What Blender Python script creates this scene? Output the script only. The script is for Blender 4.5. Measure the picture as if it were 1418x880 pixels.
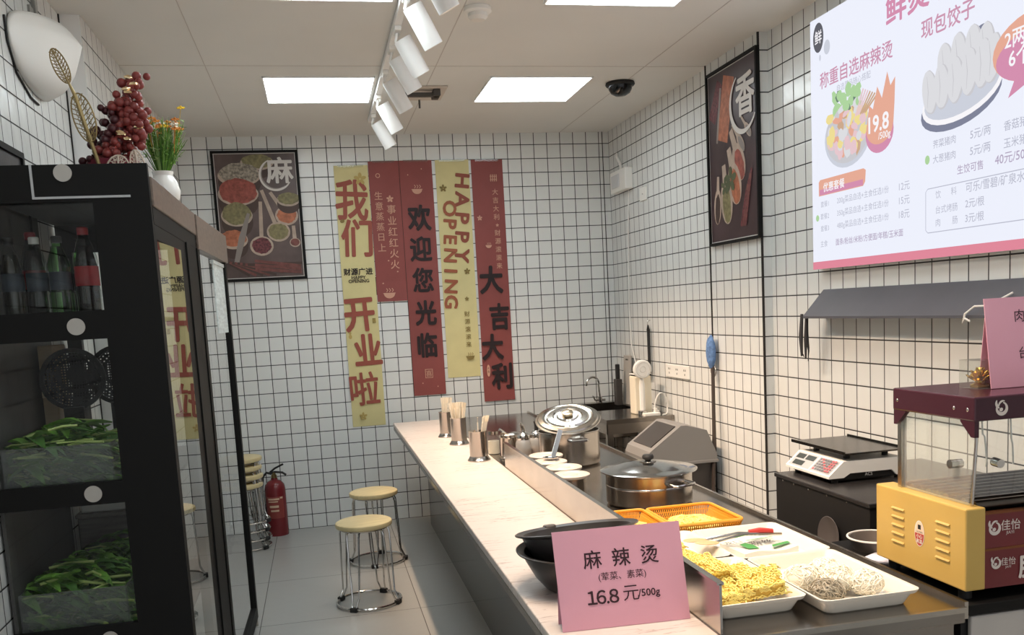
import bpy, bmesh, math, random
from mathutils import Vector, Matrix, Euler
random.seed(7)
PI = math.pi
sc = bpy.context.scene
for o in list(bpy.data.objects): bpy.data.objects.remove(o)
COL = sc.collection

# ------------------------------------------------------------------ camera, world, exposure
W, H = 1418, 880
F, YAW, PIT, ROL = 1275.65, .2101, -.1217, -.0538
CAM = Vector((.7422, -6.7826, 1.5088))
fw = Vector((math.sin(YAW)*math.cos(PIT), math.cos(YAW)*math.cos(PIT), math.sin(PIT)))
rt = Vector((math.cos(YAW), -math.sin(YAW), 0)); uu = rt.cross(fw)
R2 = rt*math.cos(ROL)+uu*math.sin(ROL); U2 = uu*math.cos(ROL)-rt*math.sin(ROL)
cd = bpy.data.cameras.new('camera'); cam = bpy.data.objects.new('camera', cd); COL.objects.link(cam)
cam.matrix_world = Matrix(((R2.x, U2.x, -fw.x, CAM.x), (R2.y, U2.y, -fw.y, CAM.y), (R2.z, U2.z, -fw.z, CAM.z), (0, 0, 0, 1)))
cd.sensor_width = 36; cd.lens = F/W*36; cd.shift_x = (709-720.6)/W; cd.shift_y = (583.57-440)/W
cd.clip_start = .05; cd.clip_end = 60
sc.camera = cam
wd = bpy.data.worlds.new('world'); sc.world = wd; wd.use_nodes = True
wd.node_tree.nodes['Background'].inputs[0].default_value = (.84, .87, .90, 1)
wd.node_tree.nodes['Background'].inputs[1].default_value = .72
sc.view_settings.view_transform = 'Standard'; sc.view_settings.look = 'None'
sc.view_settings.exposure = .18; sc.view_settings.gamma = 1; sc.view_settings.use_curve_mapping = False
PANEL_STRENGTH = 8.5
SPOT_POWER = 64.0
SCREEN_STRENGTH = .86

# ------------------------------------------------------------------ materials
def srgb(r, g, b):
    f = lambda c: c/12.92 if c <= .04045 else ((c+.055)/1.055)**2.4
    return (f(r/255), f(g/255), f(b/255), 1)
MATS = {}
def mat(name, rgb=(128, 128, 128), rough=.5, metal=0, noise=0, nscale=20, bump=0, spec=.5, alpha=1, emit=0, coat=0, trans=0, ior=1.45, stretch=None):
    if name in MATS: return MATS[name]
    m = bpy.data.materials.new(name); m.use_nodes = True; MATS[name] = m
    nt = m.node_tree; b = nt.nodes['Principled BSDF']
    c = srgb(*rgb)
    b.inputs['Base Color'].default_value = c; b.inputs['Roughness'].default_value = rough; b.inputs['Metallic'].default_value = metal
    b.inputs['Specular IOR Level'].default_value = spec; b.inputs['Alpha'].default_value = alpha
    b.inputs['Coat Weight'].default_value = coat; b.inputs['Transmission Weight'].default_value = trans; b.inputs['IOR'].default_value = ior
    if emit:
        b.inputs['Emission Color'].default_value = c; b.inputs['Emission Strength'].default_value = emit
        b.inputs['Base Color'].default_value = (0, 0, 0, 1); b.inputs['Specular IOR Level'].default_value = .1
    if noise or bump:
        tc = nt.nodes.new('ShaderNodeTexCoord'); n = nt.nodes.new('ShaderNodeTexNoise'); n.inputs['Scale'].default_value = nscale; n.inputs['Detail'].default_value = 5
        src = tc.outputs['Object']
        if stretch:
            mp = nt.nodes.new('ShaderNodeMapping'); mp.inputs['Scale'].default_value = stretch; nt.links.new(src, mp.inputs[0]); src = mp.outputs[0]
        nt.links.new(src, n.inputs['Vector'])
        if noise:
            mx = nt.nodes.new('ShaderNodeMix'); mx.data_type = 'RGBA'
            mx.inputs[6].default_value = tuple(x*(1-noise) for x in c[:3])+(1,); mx.inputs[7].default_value = tuple(min(1, x*(1+noise)) for x in c[:3])+(1,)
            rp = nt.nodes.new('ShaderNodeMapRange'); rp.inputs[1].default_value = .3; rp.inputs[2].default_value = .7
            nt.links.new(n.outputs[0], rp.inputs[0]); nt.links.new(rp.outputs[0], mx.inputs[0]); nt.links.new(mx.outputs[2], b.inputs['Base Color'])
        if bump:
            bp = nt.nodes.new('ShaderNodeBump'); bp.inputs['Strength'].default_value = bump; bp.inputs['Distance'].default_value = .01
            nt.links.new(n.outputs[0], bp.inputs['Height']); nt.links.new(bp.outputs[0], b.inputs['Normal'])
    return m
def tile_mat(name, a, b_, offa, offb, size=.1, grout=.0052, c1=(226, 227, 224), cg=(44, 43, 43), rough=.22, bumpy=.06):
    """square tiles laid on two world axes a, b_ with dark grout"""
    m = bpy.data.materials.new(name); m.use_nodes = True; nt = m.node_tree; N = nt.nodes; L = nt.links; bs = N['Principled BSDF']
    g = N.new('ShaderNodeNewGeometry'); s = N.new('ShaderNodeSeparateXYZ'); L.new(g.outputs['Position'], s.inputs[0])
    def mth(op, x, y=None):
        n = N.new('ShaderNodeMath'); n.operation = op
        for k, v in enumerate((x, y)):
            if v is None: continue
            if hasattr(v, 'links'): L.new(v, n.inputs[k])
            else: n.inputs[k].default_value = v
        return n.outputs[0]
    ds, cells = [], []
    for ax, off in ((a, offa), (b_, offb)):
        t = mth('DIVIDE', mth('SUBTRACT', s.outputs['XYZ'.index(ax)], off), size)
        fr = mth('SUBTRACT', t, mth('FLOOR', t)); cells.append(mth('FLOOR', t))
        ds.append(mth('MULTIPLY', mth('MINIMUM', fr, mth('SUBTRACT', 1.0, fr)), size))
    d = mth('MINIMUM', ds[0], ds[1])
    mr = N.new('ShaderNodeMapRange'); mr.inputs[1].default_value = grout*.42; mr.inputs[2].default_value = grout*.62; L.new(d, mr.inputs[0])
    cv = N.new('ShaderNodeCombineXYZ'); L.new(cells[0], cv.inputs[0]); L.new(cells[1], cv.inputs[1])
    wn = N.new('ShaderNodeTexWhiteNoise'); L.new(cv.outputs[0], wn.inputs['Vector'])
    mv = N.new('ShaderNodeMix'); mv.data_type = 'RGBA'; cc = srgb(*c1)
    mv.inputs[6].default_value = tuple(x*.95 for x in cc[:3])+(1,); mv.inputs[7].default_value = cc; L.new(wn.outputs['Value'], mv.inputs[0])
    mx = N.new('ShaderNodeMix'); mx.data_type = 'RGBA'; mx.inputs[6].default_value = srgb(*cg); L.new(mv.outputs[2], mx.inputs[7]); L.new(mr.outputs[0], mx.inputs[0])
    L.new(mx.outputs[2], bs.inputs['Base Color'])
    rr = N.new('ShaderNodeMapRange'); rr.inputs[3].default_value = .8; rr.inputs[4].default_value = rough; L.new(mr.outputs[0], rr.inputs[0]); L.new(rr.outputs[0], bs.inputs['Roughness'])
    nz = N.new('ShaderNodeTexNoise'); nz.inputs['Scale'].default_value = 14; nz.inputs['Detail'].default_value = 1; L.new(g.outputs['Position'], nz.inputs['Vector'])
    md = N.new('ShaderNodeMapRange'); md.inputs[1].default_value = grout*.3; md.inputs[2].default_value = grout*1.1; L.new(d, md.inputs[0])
    bp = N.new('ShaderNodeBump'); bp.inputs['Strength'].default_value = .35; bp.inputs['Distance'].default_value = .002
    b2 = N.new('ShaderNodeBump'); b2.inputs['Strength'].default_value = bumpy; b2.inputs['Distance'].default_value = .05
    L.new(nz.outputs[0], b2.inputs['Height']); L.new(md.outputs[0], bp.inputs['Height']); L.new(b2.outputs[0], bp.inputs['Normal']); L.new(bp.outputs[0], bs.inputs['Normal'])
    return m
def glass_mat(name, tint=(1, 1, 1), refl=1.0, rough=0.0, ior=1.5, milk=0):
    """thin pane: transparent with a Fresnel mirror layer"""
    m = bpy.data.materials.new(name); m.use_nodes = True; nt = m.node_tree; N = nt.nodes; L = nt.links
    for n in list(N): N.remove(n)
    out = N.new('ShaderNodeOutputMaterial'); t = N.new('ShaderNodeBsdfTransparent'); t.inputs[0].default_value = (*tint, 1)
    gl = N.new('ShaderNodeBsdfGlossy'); gl.inputs['Roughness'].default_value = rough
    fr = N.new('ShaderNodeFresnel'); fr.inputs[0].default_value = ior
    mu = N.new('ShaderNodeMath'); mu.operation = 'MULTIPLY'; mu.use_clamp = True; mu.inputs[1].default_value = refl; L.new(fr.outputs[0], mu.inputs[0])
    bf = N.new('ShaderNodeNewGeometry'); iv = N.new('ShaderNodeMath'); iv.operation = 'SUBTRACT'; iv.inputs[0].default_value = 1; L.new(bf.outputs['Backfacing'], iv.inputs[1])
    m3 = N.new('ShaderNodeMath'); m3.operation = 'MULTIPLY'; L.new(mu.outputs[0], m3.inputs[0]); L.new(iv.outputs[0], m3.inputs[1])
    mx = N.new('ShaderNodeMixShader'); L.new(m3.outputs[0], mx.inputs[0]); L.new(gl.outputs[0], mx.inputs[2])
    if milk:
        df = N.new('ShaderNodeBsdfDiffuse'); df.inputs[0].default_value = (.85, .85, .84, 1); m2 = N.new('ShaderNodeMixShader'); m2.inputs[0].default_value = milk
        L.new(t.outputs[0], m2.inputs[1]); L.new(df.outputs[0], m2.inputs[2]); L.new(m2.outputs[0], mx.inputs[1])
    else: L.new(t.outputs[0], mx.inputs[1])
    L.new(mx.outputs[0], out.inputs[0]); MATS[name] = m
    return m
def marble_mat():
    m = bpy.data.materials.new('pale marble'); m.use_nodes = True; nt = m.node_tree; N = nt.nodes; L = nt.links; bs = N['Principled BSDF']
    tc = N.new('ShaderNodeTexCoord'); mp = N.new('ShaderNodeMapping'); mp.inputs['Scale'].default_value = (1.7, 15, 5); mp.inputs['Rotation'].default_value = (0, 0, .25); L.new(tc.outputs['Object'], mp.inputs[0])
    n = N.new('ShaderNodeTexNoise'); n.inputs['Scale'].default_value = 1.7; n.inputs['Detail'].default_value = 6; n.inputs['Distortion'].default_value = 1.1; L.new(mp.outputs[0], n.inputs['Vector'])
    cr = N.new('ShaderNodeValToRGB'); e = cr.color_ramp.elements
    e[0].position = .483; e[0].color = srgb(214, 204, 197); e[1].position = .517; e[1].color = srgb(214, 204, 197)
    k = e.new(.5); k.color = srgb(158, 140, 132)
    L.new(n.outputs[0], cr.inputs[0])
    n2 = N.new('ShaderNodeTexNoise'); n2.inputs['Scale'].default_value = 3; L.new(tc.outputs['Object'], n2.inputs['Vector'])
    mx = N.new('ShaderNodeMix'); mx.data_type = 'RGBA'; mx.inputs[7].default_value = srgb(214, 204, 197)
    r = N.new('ShaderNodeMapRange'); r.inputs[1].default_value = .42; r.inputs[2].default_value = .6; L.new(n2.outputs[0], r.inputs[0]); L.new(r.outputs[0], mx.inputs[0]); L.new(cr.outputs[0], mx.inputs[6])
    L.new(mx.outputs[2], bs.inputs['Base Color']); bs.inputs['Roughness'].default_value = .35
    return m
M_BACK = tile_mat('white square tiles', 'X', 'Z', 0, 0)
M_SIDE = tile_mat('white square tiles of the side walls', 'Y', 'Z', -.008, 0, grout=.0054)
M_FLOOR = tile_mat('grey floor tiles', 'X', 'Y', .35, -.55, size=.8, grout=.004, c1=(168, 167, 163), cg=(96, 94, 91), rough=.3, bumpy=.02)
M_CEIL = mat('ceiling paint', (224, 223, 218), .75, noise=.03, nscale=1.5)
M_MARBLE = marble_mat()
M_STEEL = mat('brushed stainless steel', (190, 184, 176), .22, 1, noise=.08, nscale=8)
M_STEELD = mat('worn steel worktop', (150, 144, 138), .2, 1, noise=.12, nscale=5)
M_CHROME = mat('chrome wire', (205, 203, 200), .14, 1)
M_BLACK = mat('black metal', (22, 21, 20), .55, 0, spec=.2)
M_BLACKM = mat('matt black plastic', (30, 29, 29), .55)
M_WHITE = mat('white plastic', (236, 234, 228), .4)
M_WHITEP = mat('white painted metal', (240, 239, 236), .45)
M_MELA = mat('white melamine', (226, 221, 210), .25)
M_STONE = mat('dark glossy panel', (66, 60, 56), .12, 0, noise=.15, nscale=2)
M_GLASS = glass_mat('clear glass', (.95, .97, .96), 1.7)
M_GLASSF = glass_mat('end glass', (.95, .96, .95), .7)
M_PLASTIC = glass_mat('clear plastic', (.86, .88, .86), 1.0, .12, 1.4, milk=.07)
M_INK = mat('dark ink', (52, 28, 36), .7)
M_RED = mat('banner red', (140, 72, 68), .6, noise=.06, nscale=9)
M_YEL = mat('banner yellow', (214, 203, 148), .6, noise=.04, nscale=9)
M_PINK = mat('pink card', (220, 163, 181), .5, noise=.02, nscale=6)

# ------------------------------------------------------------------ mesh builder
class MB:
    def __init__(s): s.v = []; s.f = []; s.m = []; s.sm = []; s.cur = 0
    def add(s, vs, fs, smooth=False, M=None):
        k = len(s.v)
        s.v += [tuple(M @ Vector(v)) if M else tuple(v) for v in vs]
        for f in fs: s.f.append(tuple(i+k for i in f)); s.m.append(s.cur); s.sm.append(smooth)
        return s
    def box(s, x0, x1, y0, y1, z0, z1, M=None, b=0):
        if b:
            bm = bmesh.new(); bmesh.ops.create_cube(bm, size=1)
            for v in bm.verts: v.co = Vector(((x0+x1)/2+v.co.x*(x1-x0), (y0+y1)/2+v.co.y*(y1-y0), (z0+z1)/2+v.co.z*(z1-z0)))
            bmesh.ops.bevel(bm, geom=list(bm.edges), offset=b, segments=2, affect='EDGES', profile=.5)
            return s.bm(bm, M)
        vs = [(x, y, z) for x in (x0, x1) for y in (y0, y1) for z in (z0, z1)]
        return s.add(vs, [(0, 1, 3, 2), (4, 6, 7, 5), (0, 4, 5, 1), (2, 3, 7, 6), (0, 2, 6, 4), (1, 5, 7, 3)], False, M)
    def bm(s, bm, M=None, smooth=False):
        bm.verts.index_update(); s.add([v.co.copy() for v in bm.verts], [[v.index for v in f.verts] for f in bm.faces], smooth, M); bm.free(); return s
    def lathe(s, prof, M=None, n=28, smooth=True):
        """prof: list of (r, z); closed top and bottom when r==0"""
        vs, fs, rings = [], [], []
        for r, z in prof:
            if r < 1e-6: rings.append([len(vs)]); vs.append((0, 0, z))
            else:
                rings.append(list(range(len(vs), len(vs)+n))); vs += [(r*math.cos(2*PI*i/n), r*math.sin(2*PI*i/n), z) for i in range(n)]
        for a, b in zip(rings, rings[1:]):
            for i in range(n):
                j = (i+1) % n
                if len(a) == 1 and len(b) == 1: continue
                if len(a) == 1: fs.append((a[0], b[j], b[i]))
                elif len(b) == 1: fs.append((a[i], a[j], b[0]))
                else: fs.append((a[i], a[j], b[j], b[i]))
        return s.add(vs, fs, smooth, M)
    def cyl(s, p0, p1, r, r1=None, n=14, cap=True):
        p0, p1 = Vector(p0), Vector(p1); d = p1-p0
        M = Matrix.Translation(p0) @ d.to_track_quat('Z', 'Y').to_matrix().to_4x4()
        h = d.length; r1 = r if r1 is None else r1
        return s.lathe(([(0, 0)] if cap else [])+[(r, 0), (r1, h)]+([(0, h)] if cap else []), M, n)
    def tube(s, pts, r, n=8, closed=False):
        P = [Vector(p) for p in pts]; m = len(P); rr = r if isinstance(r, (list, tuple)) else [r]*m
        vs, fs = [], []; up = None
        for i, p in enumerate(P):
            if closed: t = (P[(i+1) % m]-P[i-1]).normalized()
            else: t = ((P[min(i+1, m-1)]-P[max(i-1, 0)])).normalized()
            if up is None: up = t.orthogonal().normalized()
            up = (up-t*up.dot(t)); up = up.normalized() if up.length > 1e-6 else t.orthogonal().normalized(); sd = t.cross(up)
            vs += [p+up*(rr[i]*math.cos(2*PI*k/n))+sd*(rr[i]*math.sin(2*PI*k/n)) for k in range(n)]
        for i in range(m if closed else m-1):
            a, b = i*n, ((i+1) % m)*n
            for k in range(n): fs.append((a+k, a+(k+1) % n, b+(k+1) % n, b+k))
        if not closed: fs.append(tuple(range(n-1, -1, -1))); fs.append(tuple((m-1)*n+k for k in range(n)))
        return s.add(vs, fs, True)
    def prism(s, poly, h0, h1, M=None):
        n = len(poly); vs = [(x, y, h0) for x, y in poly]+[(x, y, h1) for x, y in poly]
        fs = [tuple(range(n-1, -1, -1)), tuple(range(n, 2*n))]+[(i, (i+1) % n, n+(i+1) % n, n+i) for i in range(n)]
        return s.add(vs, fs, False, M)
    def ball(s, c, r, sx=1, sy=1, sz=1, sub=2, M=None, jit=0):
        bm = bmesh.new(); bmesh.ops.create_icosphere(bm, subdivisions=sub, radius=r)
        for v in bm.verts:
            k = 1+random.uniform(-jit, jit)
            v.co = Vector((v.co.x*sx*k+c[0], v.co.y*sy*k+c[1], v.co.z*sz*k+c[2]))
        return s.bm(bm, M, True)
def obj(name, mb, mats, parent=None, sharp=40):
    me = bpy.data.meshes.new(name); me.from_pydata(mb.v, [], mb.f)
    for m in (mats if isinstance(mats, (list, tuple)) else [mats]): me.materials.append(m)
    me.polygons.foreach_set('material_index', mb.m); me.polygons.foreach_set('use_smooth', mb.sm)
    bm = bmesh.new(); bm.from_mesh(me); bmesh.ops.recalc_face_normals(bm, faces=[f for f in bm.faces if len(bm.faces) > 1]) if not getattr(mb, 'flat', False) else None
    bm.to_mesh(me); bm.free()
    if any(mb.sm): me.set_sharp_from_angle(angle=math.radians(sharp))
    o = bpy.data.objects.new(name, me); COL.objects.link(o)
    if parent is not None:
        Mx = Matrix.Identity(4); p = parent
        while p: Mx = p.matrix_basis @ Mx; p = p.parent
        me.transform(Mx.inverted()); o.parent = parent
    return o
def tag(o, label, cat, group=None, kind=None):
    o['label'] = label; o['category'] = cat
    if group: o['group'] = group
    if kind: o['kind'] = kind
    return o
def thing(name, label, cat, loc=(0, 0, 0), group=None):
    o = bpy.data.objects.new(name, None); COL.objects.link(o); o.location = loc; o.empty_display_size = .05
    return tag(o, label, cat, group)
def solo(name, mb, mats, label, cat, group=None, kind=None, loc=None, sharp=40):
    if loc is not None:
        mb.v = [(v[0]-loc[0], v[1]-loc[1], v[2]-loc[2]) for v in mb.v]
    o = obj(name, mb, mats, None, sharp)
    if loc is not None: o.location = loc
    return tag(o, label, cat, group, kind)
def dup(root, loc, rot=(0, 0, 0), label=None, parent=None):
    c = root.copy(); COL.objects.link(c); c.parent = parent
    if parent is None:
        c.location = loc; c.rotation_euler = rot
        if label: c['label'] = label
    for ch in [x for x in bpy.data.objects if x.parent == root]: dup(ch, None, None, None, c)
    return c
def struct(name, mb, m, label):
    o = obj(name, mb, m); o['kind'] = 'structure'; o['label'] = label; return o
# flat prints: a plane with origin o and axes u, v; n = u x v faces the viewer
class Pl:
    def __init__(s, o, u, v): s.o = Vector(o); s.u = Vector(u).normalized(); s.v = Vector(v).normalized(); s.n = s.u.cross(s.v)
    def __call__(s, a, b, d=0): return s.o+s.u*a+s.v*b+s.n*d
def back(x, z, y=0): return Pl((x, y, z), (1, 0, 0), (0, 0, 1))
def right(y, z, x): return Pl((x, y, z), (0, -1, 0), (0, 0, 1))
class Print(MB):
    """flat ink shapes on a plane"""
    def __init__(s, pl, d=.0006): super().__init__(); s.pl = pl; s.d = d; s.flat = True; s.k = 0
    def lay(s): s.k += 1; return s.d+s.k*.00012
    def poly(s, pts, mi=0):
        s.cur = mi; d = s.lay(); s.add([s.pl(a, b, d) for a, b in pts], [tuple(range(len(pts)))]); return s
    def rect(s, a0, a1, b0, b1, mi=0): return s.poly([(a0, b0), (a1, b0), (a1, b1), (a0, b1)], mi)
    def ell(s, a, b, ra, rb, mi=0, rot=0, n=28, jit=0, a0=0, a1=2*PI):
        c, si = math.cos(rot), math.sin(rot); pts = []
        full = abs(a1-a0) > 6.28
        for i in range(n+(0 if full else 1)):
            t = a0+(a1-a0)*i/n; k = 1+random.uniform(-jit, jit); x, y = ra*k*math.cos(t), rb*k*math.sin(t); pts.append((a+x*c-y*si, b+x*si+y*c))
        return s.poly(pts, mi)
    def stroke(s, pts, w, mi=0):
        """w: width or list of widths"""
        s.cur = mi; d = s.lay(); n = len(pts); ww = w if isinstance(w, (list, tuple)) else [w]*n
        L, R = [], []
        for i in range(n):
            a, b = pts[max(i-1, 0)], pts[min(i+1, n-1)]; dx, dy = b[0]-a[0], b[1]-a[1]; l = math.hypot(dx, dy) or 1
            nx, ny = -dy/l*ww[i]/2, dx/l*ww[i]/2; L.append((pts[i][0]+nx, pts[i][1]+ny)); R.append((pts[i][0]-nx, pts[i][1]-ny))
        k = [s.pl(*p, d) for p in L+R]
        s.add(k, [(n+i, n+i+1, i+1, i) for i in range(n-1)]); return s
    def arc(s, a, b, r, t0, t1, w, mi=0, n=24, taper=True, rb=None):
        rb = rb or r
        pts = [(a+r*math.cos(t0+(t1-t0)*i/n), b+rb*math.sin(t0+(t1-t0)*i/n)) for i in range(n+1)]
        ww = [w*(.25+.75*math.sin(PI*(i+.5)/(n+1))) if taper else w for i in range(n+1)]
        return s.stroke(pts, ww, mi)
    def text(s, txt, a, b, size, mi=0, bold=0, rot=0, sx=1, shear=0, align='C'):
        vs, fs, bb = glyphs(txt, 0, shear); s.cur = mi; d = s.lay()
        cx = {'C': (bb[0]+bb[1])/2, 'L': bb[0], 'R': bb[1]}[align]; cy = (bb[2]+bb[3])/2
        c, si = math.cos(rot), math.sin(rot)
        offs = [(0, 0)] if not bold else [(bold*1.15*math.cos(k*PI/4+.2), bold*1.15*math.sin(k*PI/4+.2)) for k in range(8)]+([(0, 0)] if bold < .02 else [(bold*.5*math.cos(k*PI/2), bold*.5*math.sin(k*PI/2)) for k in range(4)])
        for j, (ox, oy) in enumerate(offs):
            out = []
            for x, y in vs:
                x, y = (x-cx+ox)*size*sx, (y-cy+oy)*size; out.append(s.pl(a+x*c-y*si, b+x*si+y*c, d+j*.000004))
            s.add(out, fs)
        return s
    def column(s, txt, a, b, size, pitch, mi=0, bold=0, sx=1):
        for i, ch in enumerate(txt): s.text(ch, a, b-i*pitch, size, mi, bold, 0, sx)
        return s
_G = {}
def glyphs(txt, bold=0, shear=0):
    key = (txt, bold, shear)
    if key in _G: return _G[key]
    c = bpy.data.curves.new('text', 'FONT'); c.body = txt; c.offset = bold; c.shear = shear; c.resolution_u = 3; c.fill_mode = 'FRONT'
    o = bpy.data.objects.new('text', c); COL.objects.link(o)
    dg = bpy.context.evaluated_depsgraph_get(); me = bpy.data.meshes.new_from_object(o.evaluated_get(dg))
    vs = [(v.co.x, v.co.y) for v in me.vertices]; fs = []
    for p in me.polygons: fs.append(tuple(p.vertices) if p.normal.z >= 0 else tuple(reversed(p.vertices)))
    bpy.data.objects.remove(o); bpy.data.meshes.remove(me); bpy.data.curves.remove(c)
    xs, ys = [v[0] for v in vs] or [0], [v[1] for v in vs] or [0]
    _G[key] = (vs, fs, (min(xs), max(xs), min(ys), max(ys))); return _G[key]
def arcpts(c, r, t0, t1, n, ax=(1, 0, 0), ay=(0, 0, 1)):
    c, ax, ay = Vector(c), Vector(ax), Vector(ay)
    return [c+ax*(r*math.cos(t0+(t1-t0)*i/n))+ay*(r*math.sin(t0+(t1-t0)*i/n)) for i in range(n+1)]
def RZ(a): return Matrix.Rotation(a, 4, 'Z')
def TR(*p): return Matrix.Translation(Vector(p))

# ================================================================== the setting
CZ = 2.785
struct('floor', MB().box(-.4, 3.3, -7.6, .15, -.1, 0), M_FLOOR, 'grey tiled floor of the shop')
struct('ceiling', MB().box(-.4, 3.3, -7.6, .15, CZ, CZ+.1), M_CEIL, 'off-white panelled ceiling')
struct('wall_back', MB().box(-.4, 3.3, 0, .15, 0, CZ), M_BACK, 'white tiled back wall with dark grout')
wl = MB().box(-.4, -.18, -7.6, -2.6, 0, CZ); struct('wall_left', wl, M_SIDE, 'white tiled left wall')
wl = MB().box(-.4, -.10, -2.6, 0, 0, CZ); wo = struct('wall_left', wl, [M_SIDE, M_WHITEP], 'white tiled stretch of left wall that stands forward')
for p in wo.data.polygons:
    if p.normal.y < -.9: p.material_index = 1
wr = MB().box(3.0, 3.3, -7.6, -2.465, 0, CZ); struct('wall_right', wr, M_SIDE, 'white tiled right wall under the menu screen')
wr = MB().box(2.95, 3.3, -2.465, -1.84, 0, CZ); struct('wall_right', wr, M_SIDE, 'white tiled pier on the right wall')
wr = MB().box(2.975, 3.3, -1.84, 0, 0, CZ); struct('wall_right', wr, M_SIDE, 'white tiled right wall beside the sink')
M_SEAM = mat('dark joint', (46, 42, 40), .8)
struct('trim_1', MB().box(2.944, 2.956, -1.846, -1.838, 0, CZ), M_SEAM, 'dark joint at far edge of the pier')
struct('trim_2', MB().box(2.944, 2.954, -2.469, -2.461, 0, CZ), M_SEAM, 'dark joint at near edge of the pier')
struct('trim_3', MB().box(2.925, 2.93, -.004, 0, 0, CZ), M_SEAM, 'thin dark joint beside the right corner of back wall')
struct('trim_5', MB().box(-.182, -.176, -2.606, -2.597, 0, CZ), M_SEAM, 'dark joint where the left wall steps forward')
tm = MB()
for y in (-1.83, -3.63): tm.box(-.1, 2.97, y-.002, y+.002, CZ-.0015, CZ)
for x in (.3, 1.45, 2.6): tm.box(x-.002, x+.002, -7, -.02, CZ-.0015, CZ)
struct('trim_4', tm, mat('ceiling joint', (196, 190, 184), .8), 'fine joints between ceiling panels')

# ================================================================== ceiling fittings
M_LITE = mat('lit panel diffuser', (240, 251, 255), .5, emit=PANEL_STRENGTH)
cl = [(.855, -1.33, 'square lit ceiling panel on the left above the left poster'), (2.075, -1.33, 'square lit ceiling panel between the track spotlights and black dome camera'),
      (.855, -3.13, 'lit ceiling panel cut by the top of the frame left of spotlights'), (2.075, -3.13, 'lit ceiling panel cut by the top of the frame right of smoke detector'),
      (.855, -4.93, 'unseen lit ceiling panel above the display fridge side'), (2.075, -4.93, 'unseen lit ceiling panel above the food trays')]  # unseen row carrying on the grid, put in to light the foreground
for x, y, lab in cl:
    t = thing('ceiling_light', lab, 'ceiling light', (x, y, CZ))
    w = .292
    obj('diffuser', MB().box(x-w, x+w, y-w, y+w, CZ-.006, CZ-.002), M_LITE, t)
    f = MB()
    for a in (-1, 1): f.box(x+a*w-.004, x+a*w+.004, y-w-.004, y+w+.004, CZ-.009, CZ); f.box(x-w, x+w, y+a*w-.004, y+a*w+.004, CZ-.009, CZ)
    obj('frame', f, M_WHITEP, t)
# track with spotlights
RX = 1.185
t = thing('ceiling_track', 'long white lighting track running along the ceiling', 'lighting track', (RX, -2.2, CZ))
obj('rail', MB().box(RX-.017, RX+.017, -5.3, -.6, CZ-.03, CZ-.001, b=.003), M_WHITEP, t)
obj('end_cap', MB().box(RX-.02, RX+.02, -.6, -.56, CZ-.034, CZ-.001, b=.004), M_WHITE, t)
M_LENS = mat('warm lamp lens', (255, 214, 150), .4, emit=2.5)
heads = [(-.79, 'white track spotlight nearest the back wall'), (-1.28, 'second white track spotlight from the back wall'), (-1.83, 'third white track spotlight from the back wall'),
         (-2.26, 'fourth white track spotlight from the back wall'), (-2.56, 'fifth white track spotlight from the back wall'), (-3.0, 'sixth white track spotlight from the back wall, near smoke detector'), (-3.45, 'white track spotlight at the top edge of the photo')]
heads += [(-4.1, 'added unseen track spotlight just beyond the top edge'), (-4.6, 'added unseen track spotlight over the dark bowls'), (-5.05, 'added unseen track spotlight over the counter end')]  # unseen heads further along the track, added to light the near counter
for y, lab in heads:
    t = thing('track_spotlight', lab, 'spotlight', (RX, y, CZ-.03), 'spotlights on the ceiling track')
    a = Vector((1.205, y+.01, 2.715)); d = Vector((.085, .03, -.155)).normalized(); b = a+d*.17
    q = d.to_track_quat('Z', 'Y').to_matrix().to_4x4(); M = TR(*a) @ q
    obj('adapter', MB().box(RX-.015, RX+.015, y-.05, y+.05, CZ-.05, CZ-.03, b=.004), M_WHITE, t)
    obj('bracket', MB().tube([(RX, y, CZ-.045), (RX-.01, y, CZ-.085), a+d*.05-Vector((.03, 0, .012))], .006), M_WHITE, t)
    obj('body', MB().lathe([(0, 0), (.038, 0), (.041, .004), (.041, .168), (.038, .17), (.035, .166), (.034, .14), (0, .14)], M), M_WHITEP, t)
    obj('lens', MB().lathe([(0, .141), (.033, .141), (.033, .143), (0, .143)], M), M_LENS, t)
    l = bpy.data.lights.new('spot', 'SPOT'); l.energy = SPOT_POWER; l.color = (1, .72, .5); l.spot_size = math.radians(84); l.spot_blend = .9; l.shadow_soft_size = .035
    lo = bpy.data.objects.new('lamp', l); COL.objects.link(lo); lo.parent = t
    tgt = Vector((2.08, min(y+.12, -.9), .75)); p = b+(tgt-b).normalized()*.02
    lo.matrix_basis = t.matrix_basis.inverted() @ (TR(*p) @ (tgt-p).to_track_quat('-Z', 'Y').to_matrix().to_4x4())
t = thing('smoke_detector', 'round white smoke detector on the ceiling', 'smoke detector', (1.51, -2.76, CZ))
M = TR(1.51, -2.76, CZ)
obj('base', MB().lathe([(0, -.001), (.058, -.001), (.06, -.018), (.052, -.024), (0, -.024)], M), M_WHITE, t)
obj('chamber', MB().lathe([(0, -.024), (.04, -.024), (.042, -.04), (.03, -.052), (0, -.054)], M), mat('off-white plastic', (226, 222, 214), .5), t)
t = thing('dome_camera', 'small black dome camera on the ceiling', 'security camera', (2.575, -1.48, CZ))
M = TR(2.575, -1.48, CZ)
obj('base', MB().lathe([(0, -.001), (.082, -.001), (.086, -.014), (.08, -.022), (0, -.022)], M), M_BLACKM, t)
obj('dome', MB().lathe([(.07, -.02), (.068, -.04), (.055, -.062), (.03, -.076), (0, -.08)], M), mat('tinted dome', (18, 17, 18), .12), t)
t = thing('ceiling_bracket', 'dark bracket on a square plate behind the spotlights', 'bracket', (1.46, -1.26, CZ))
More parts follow.
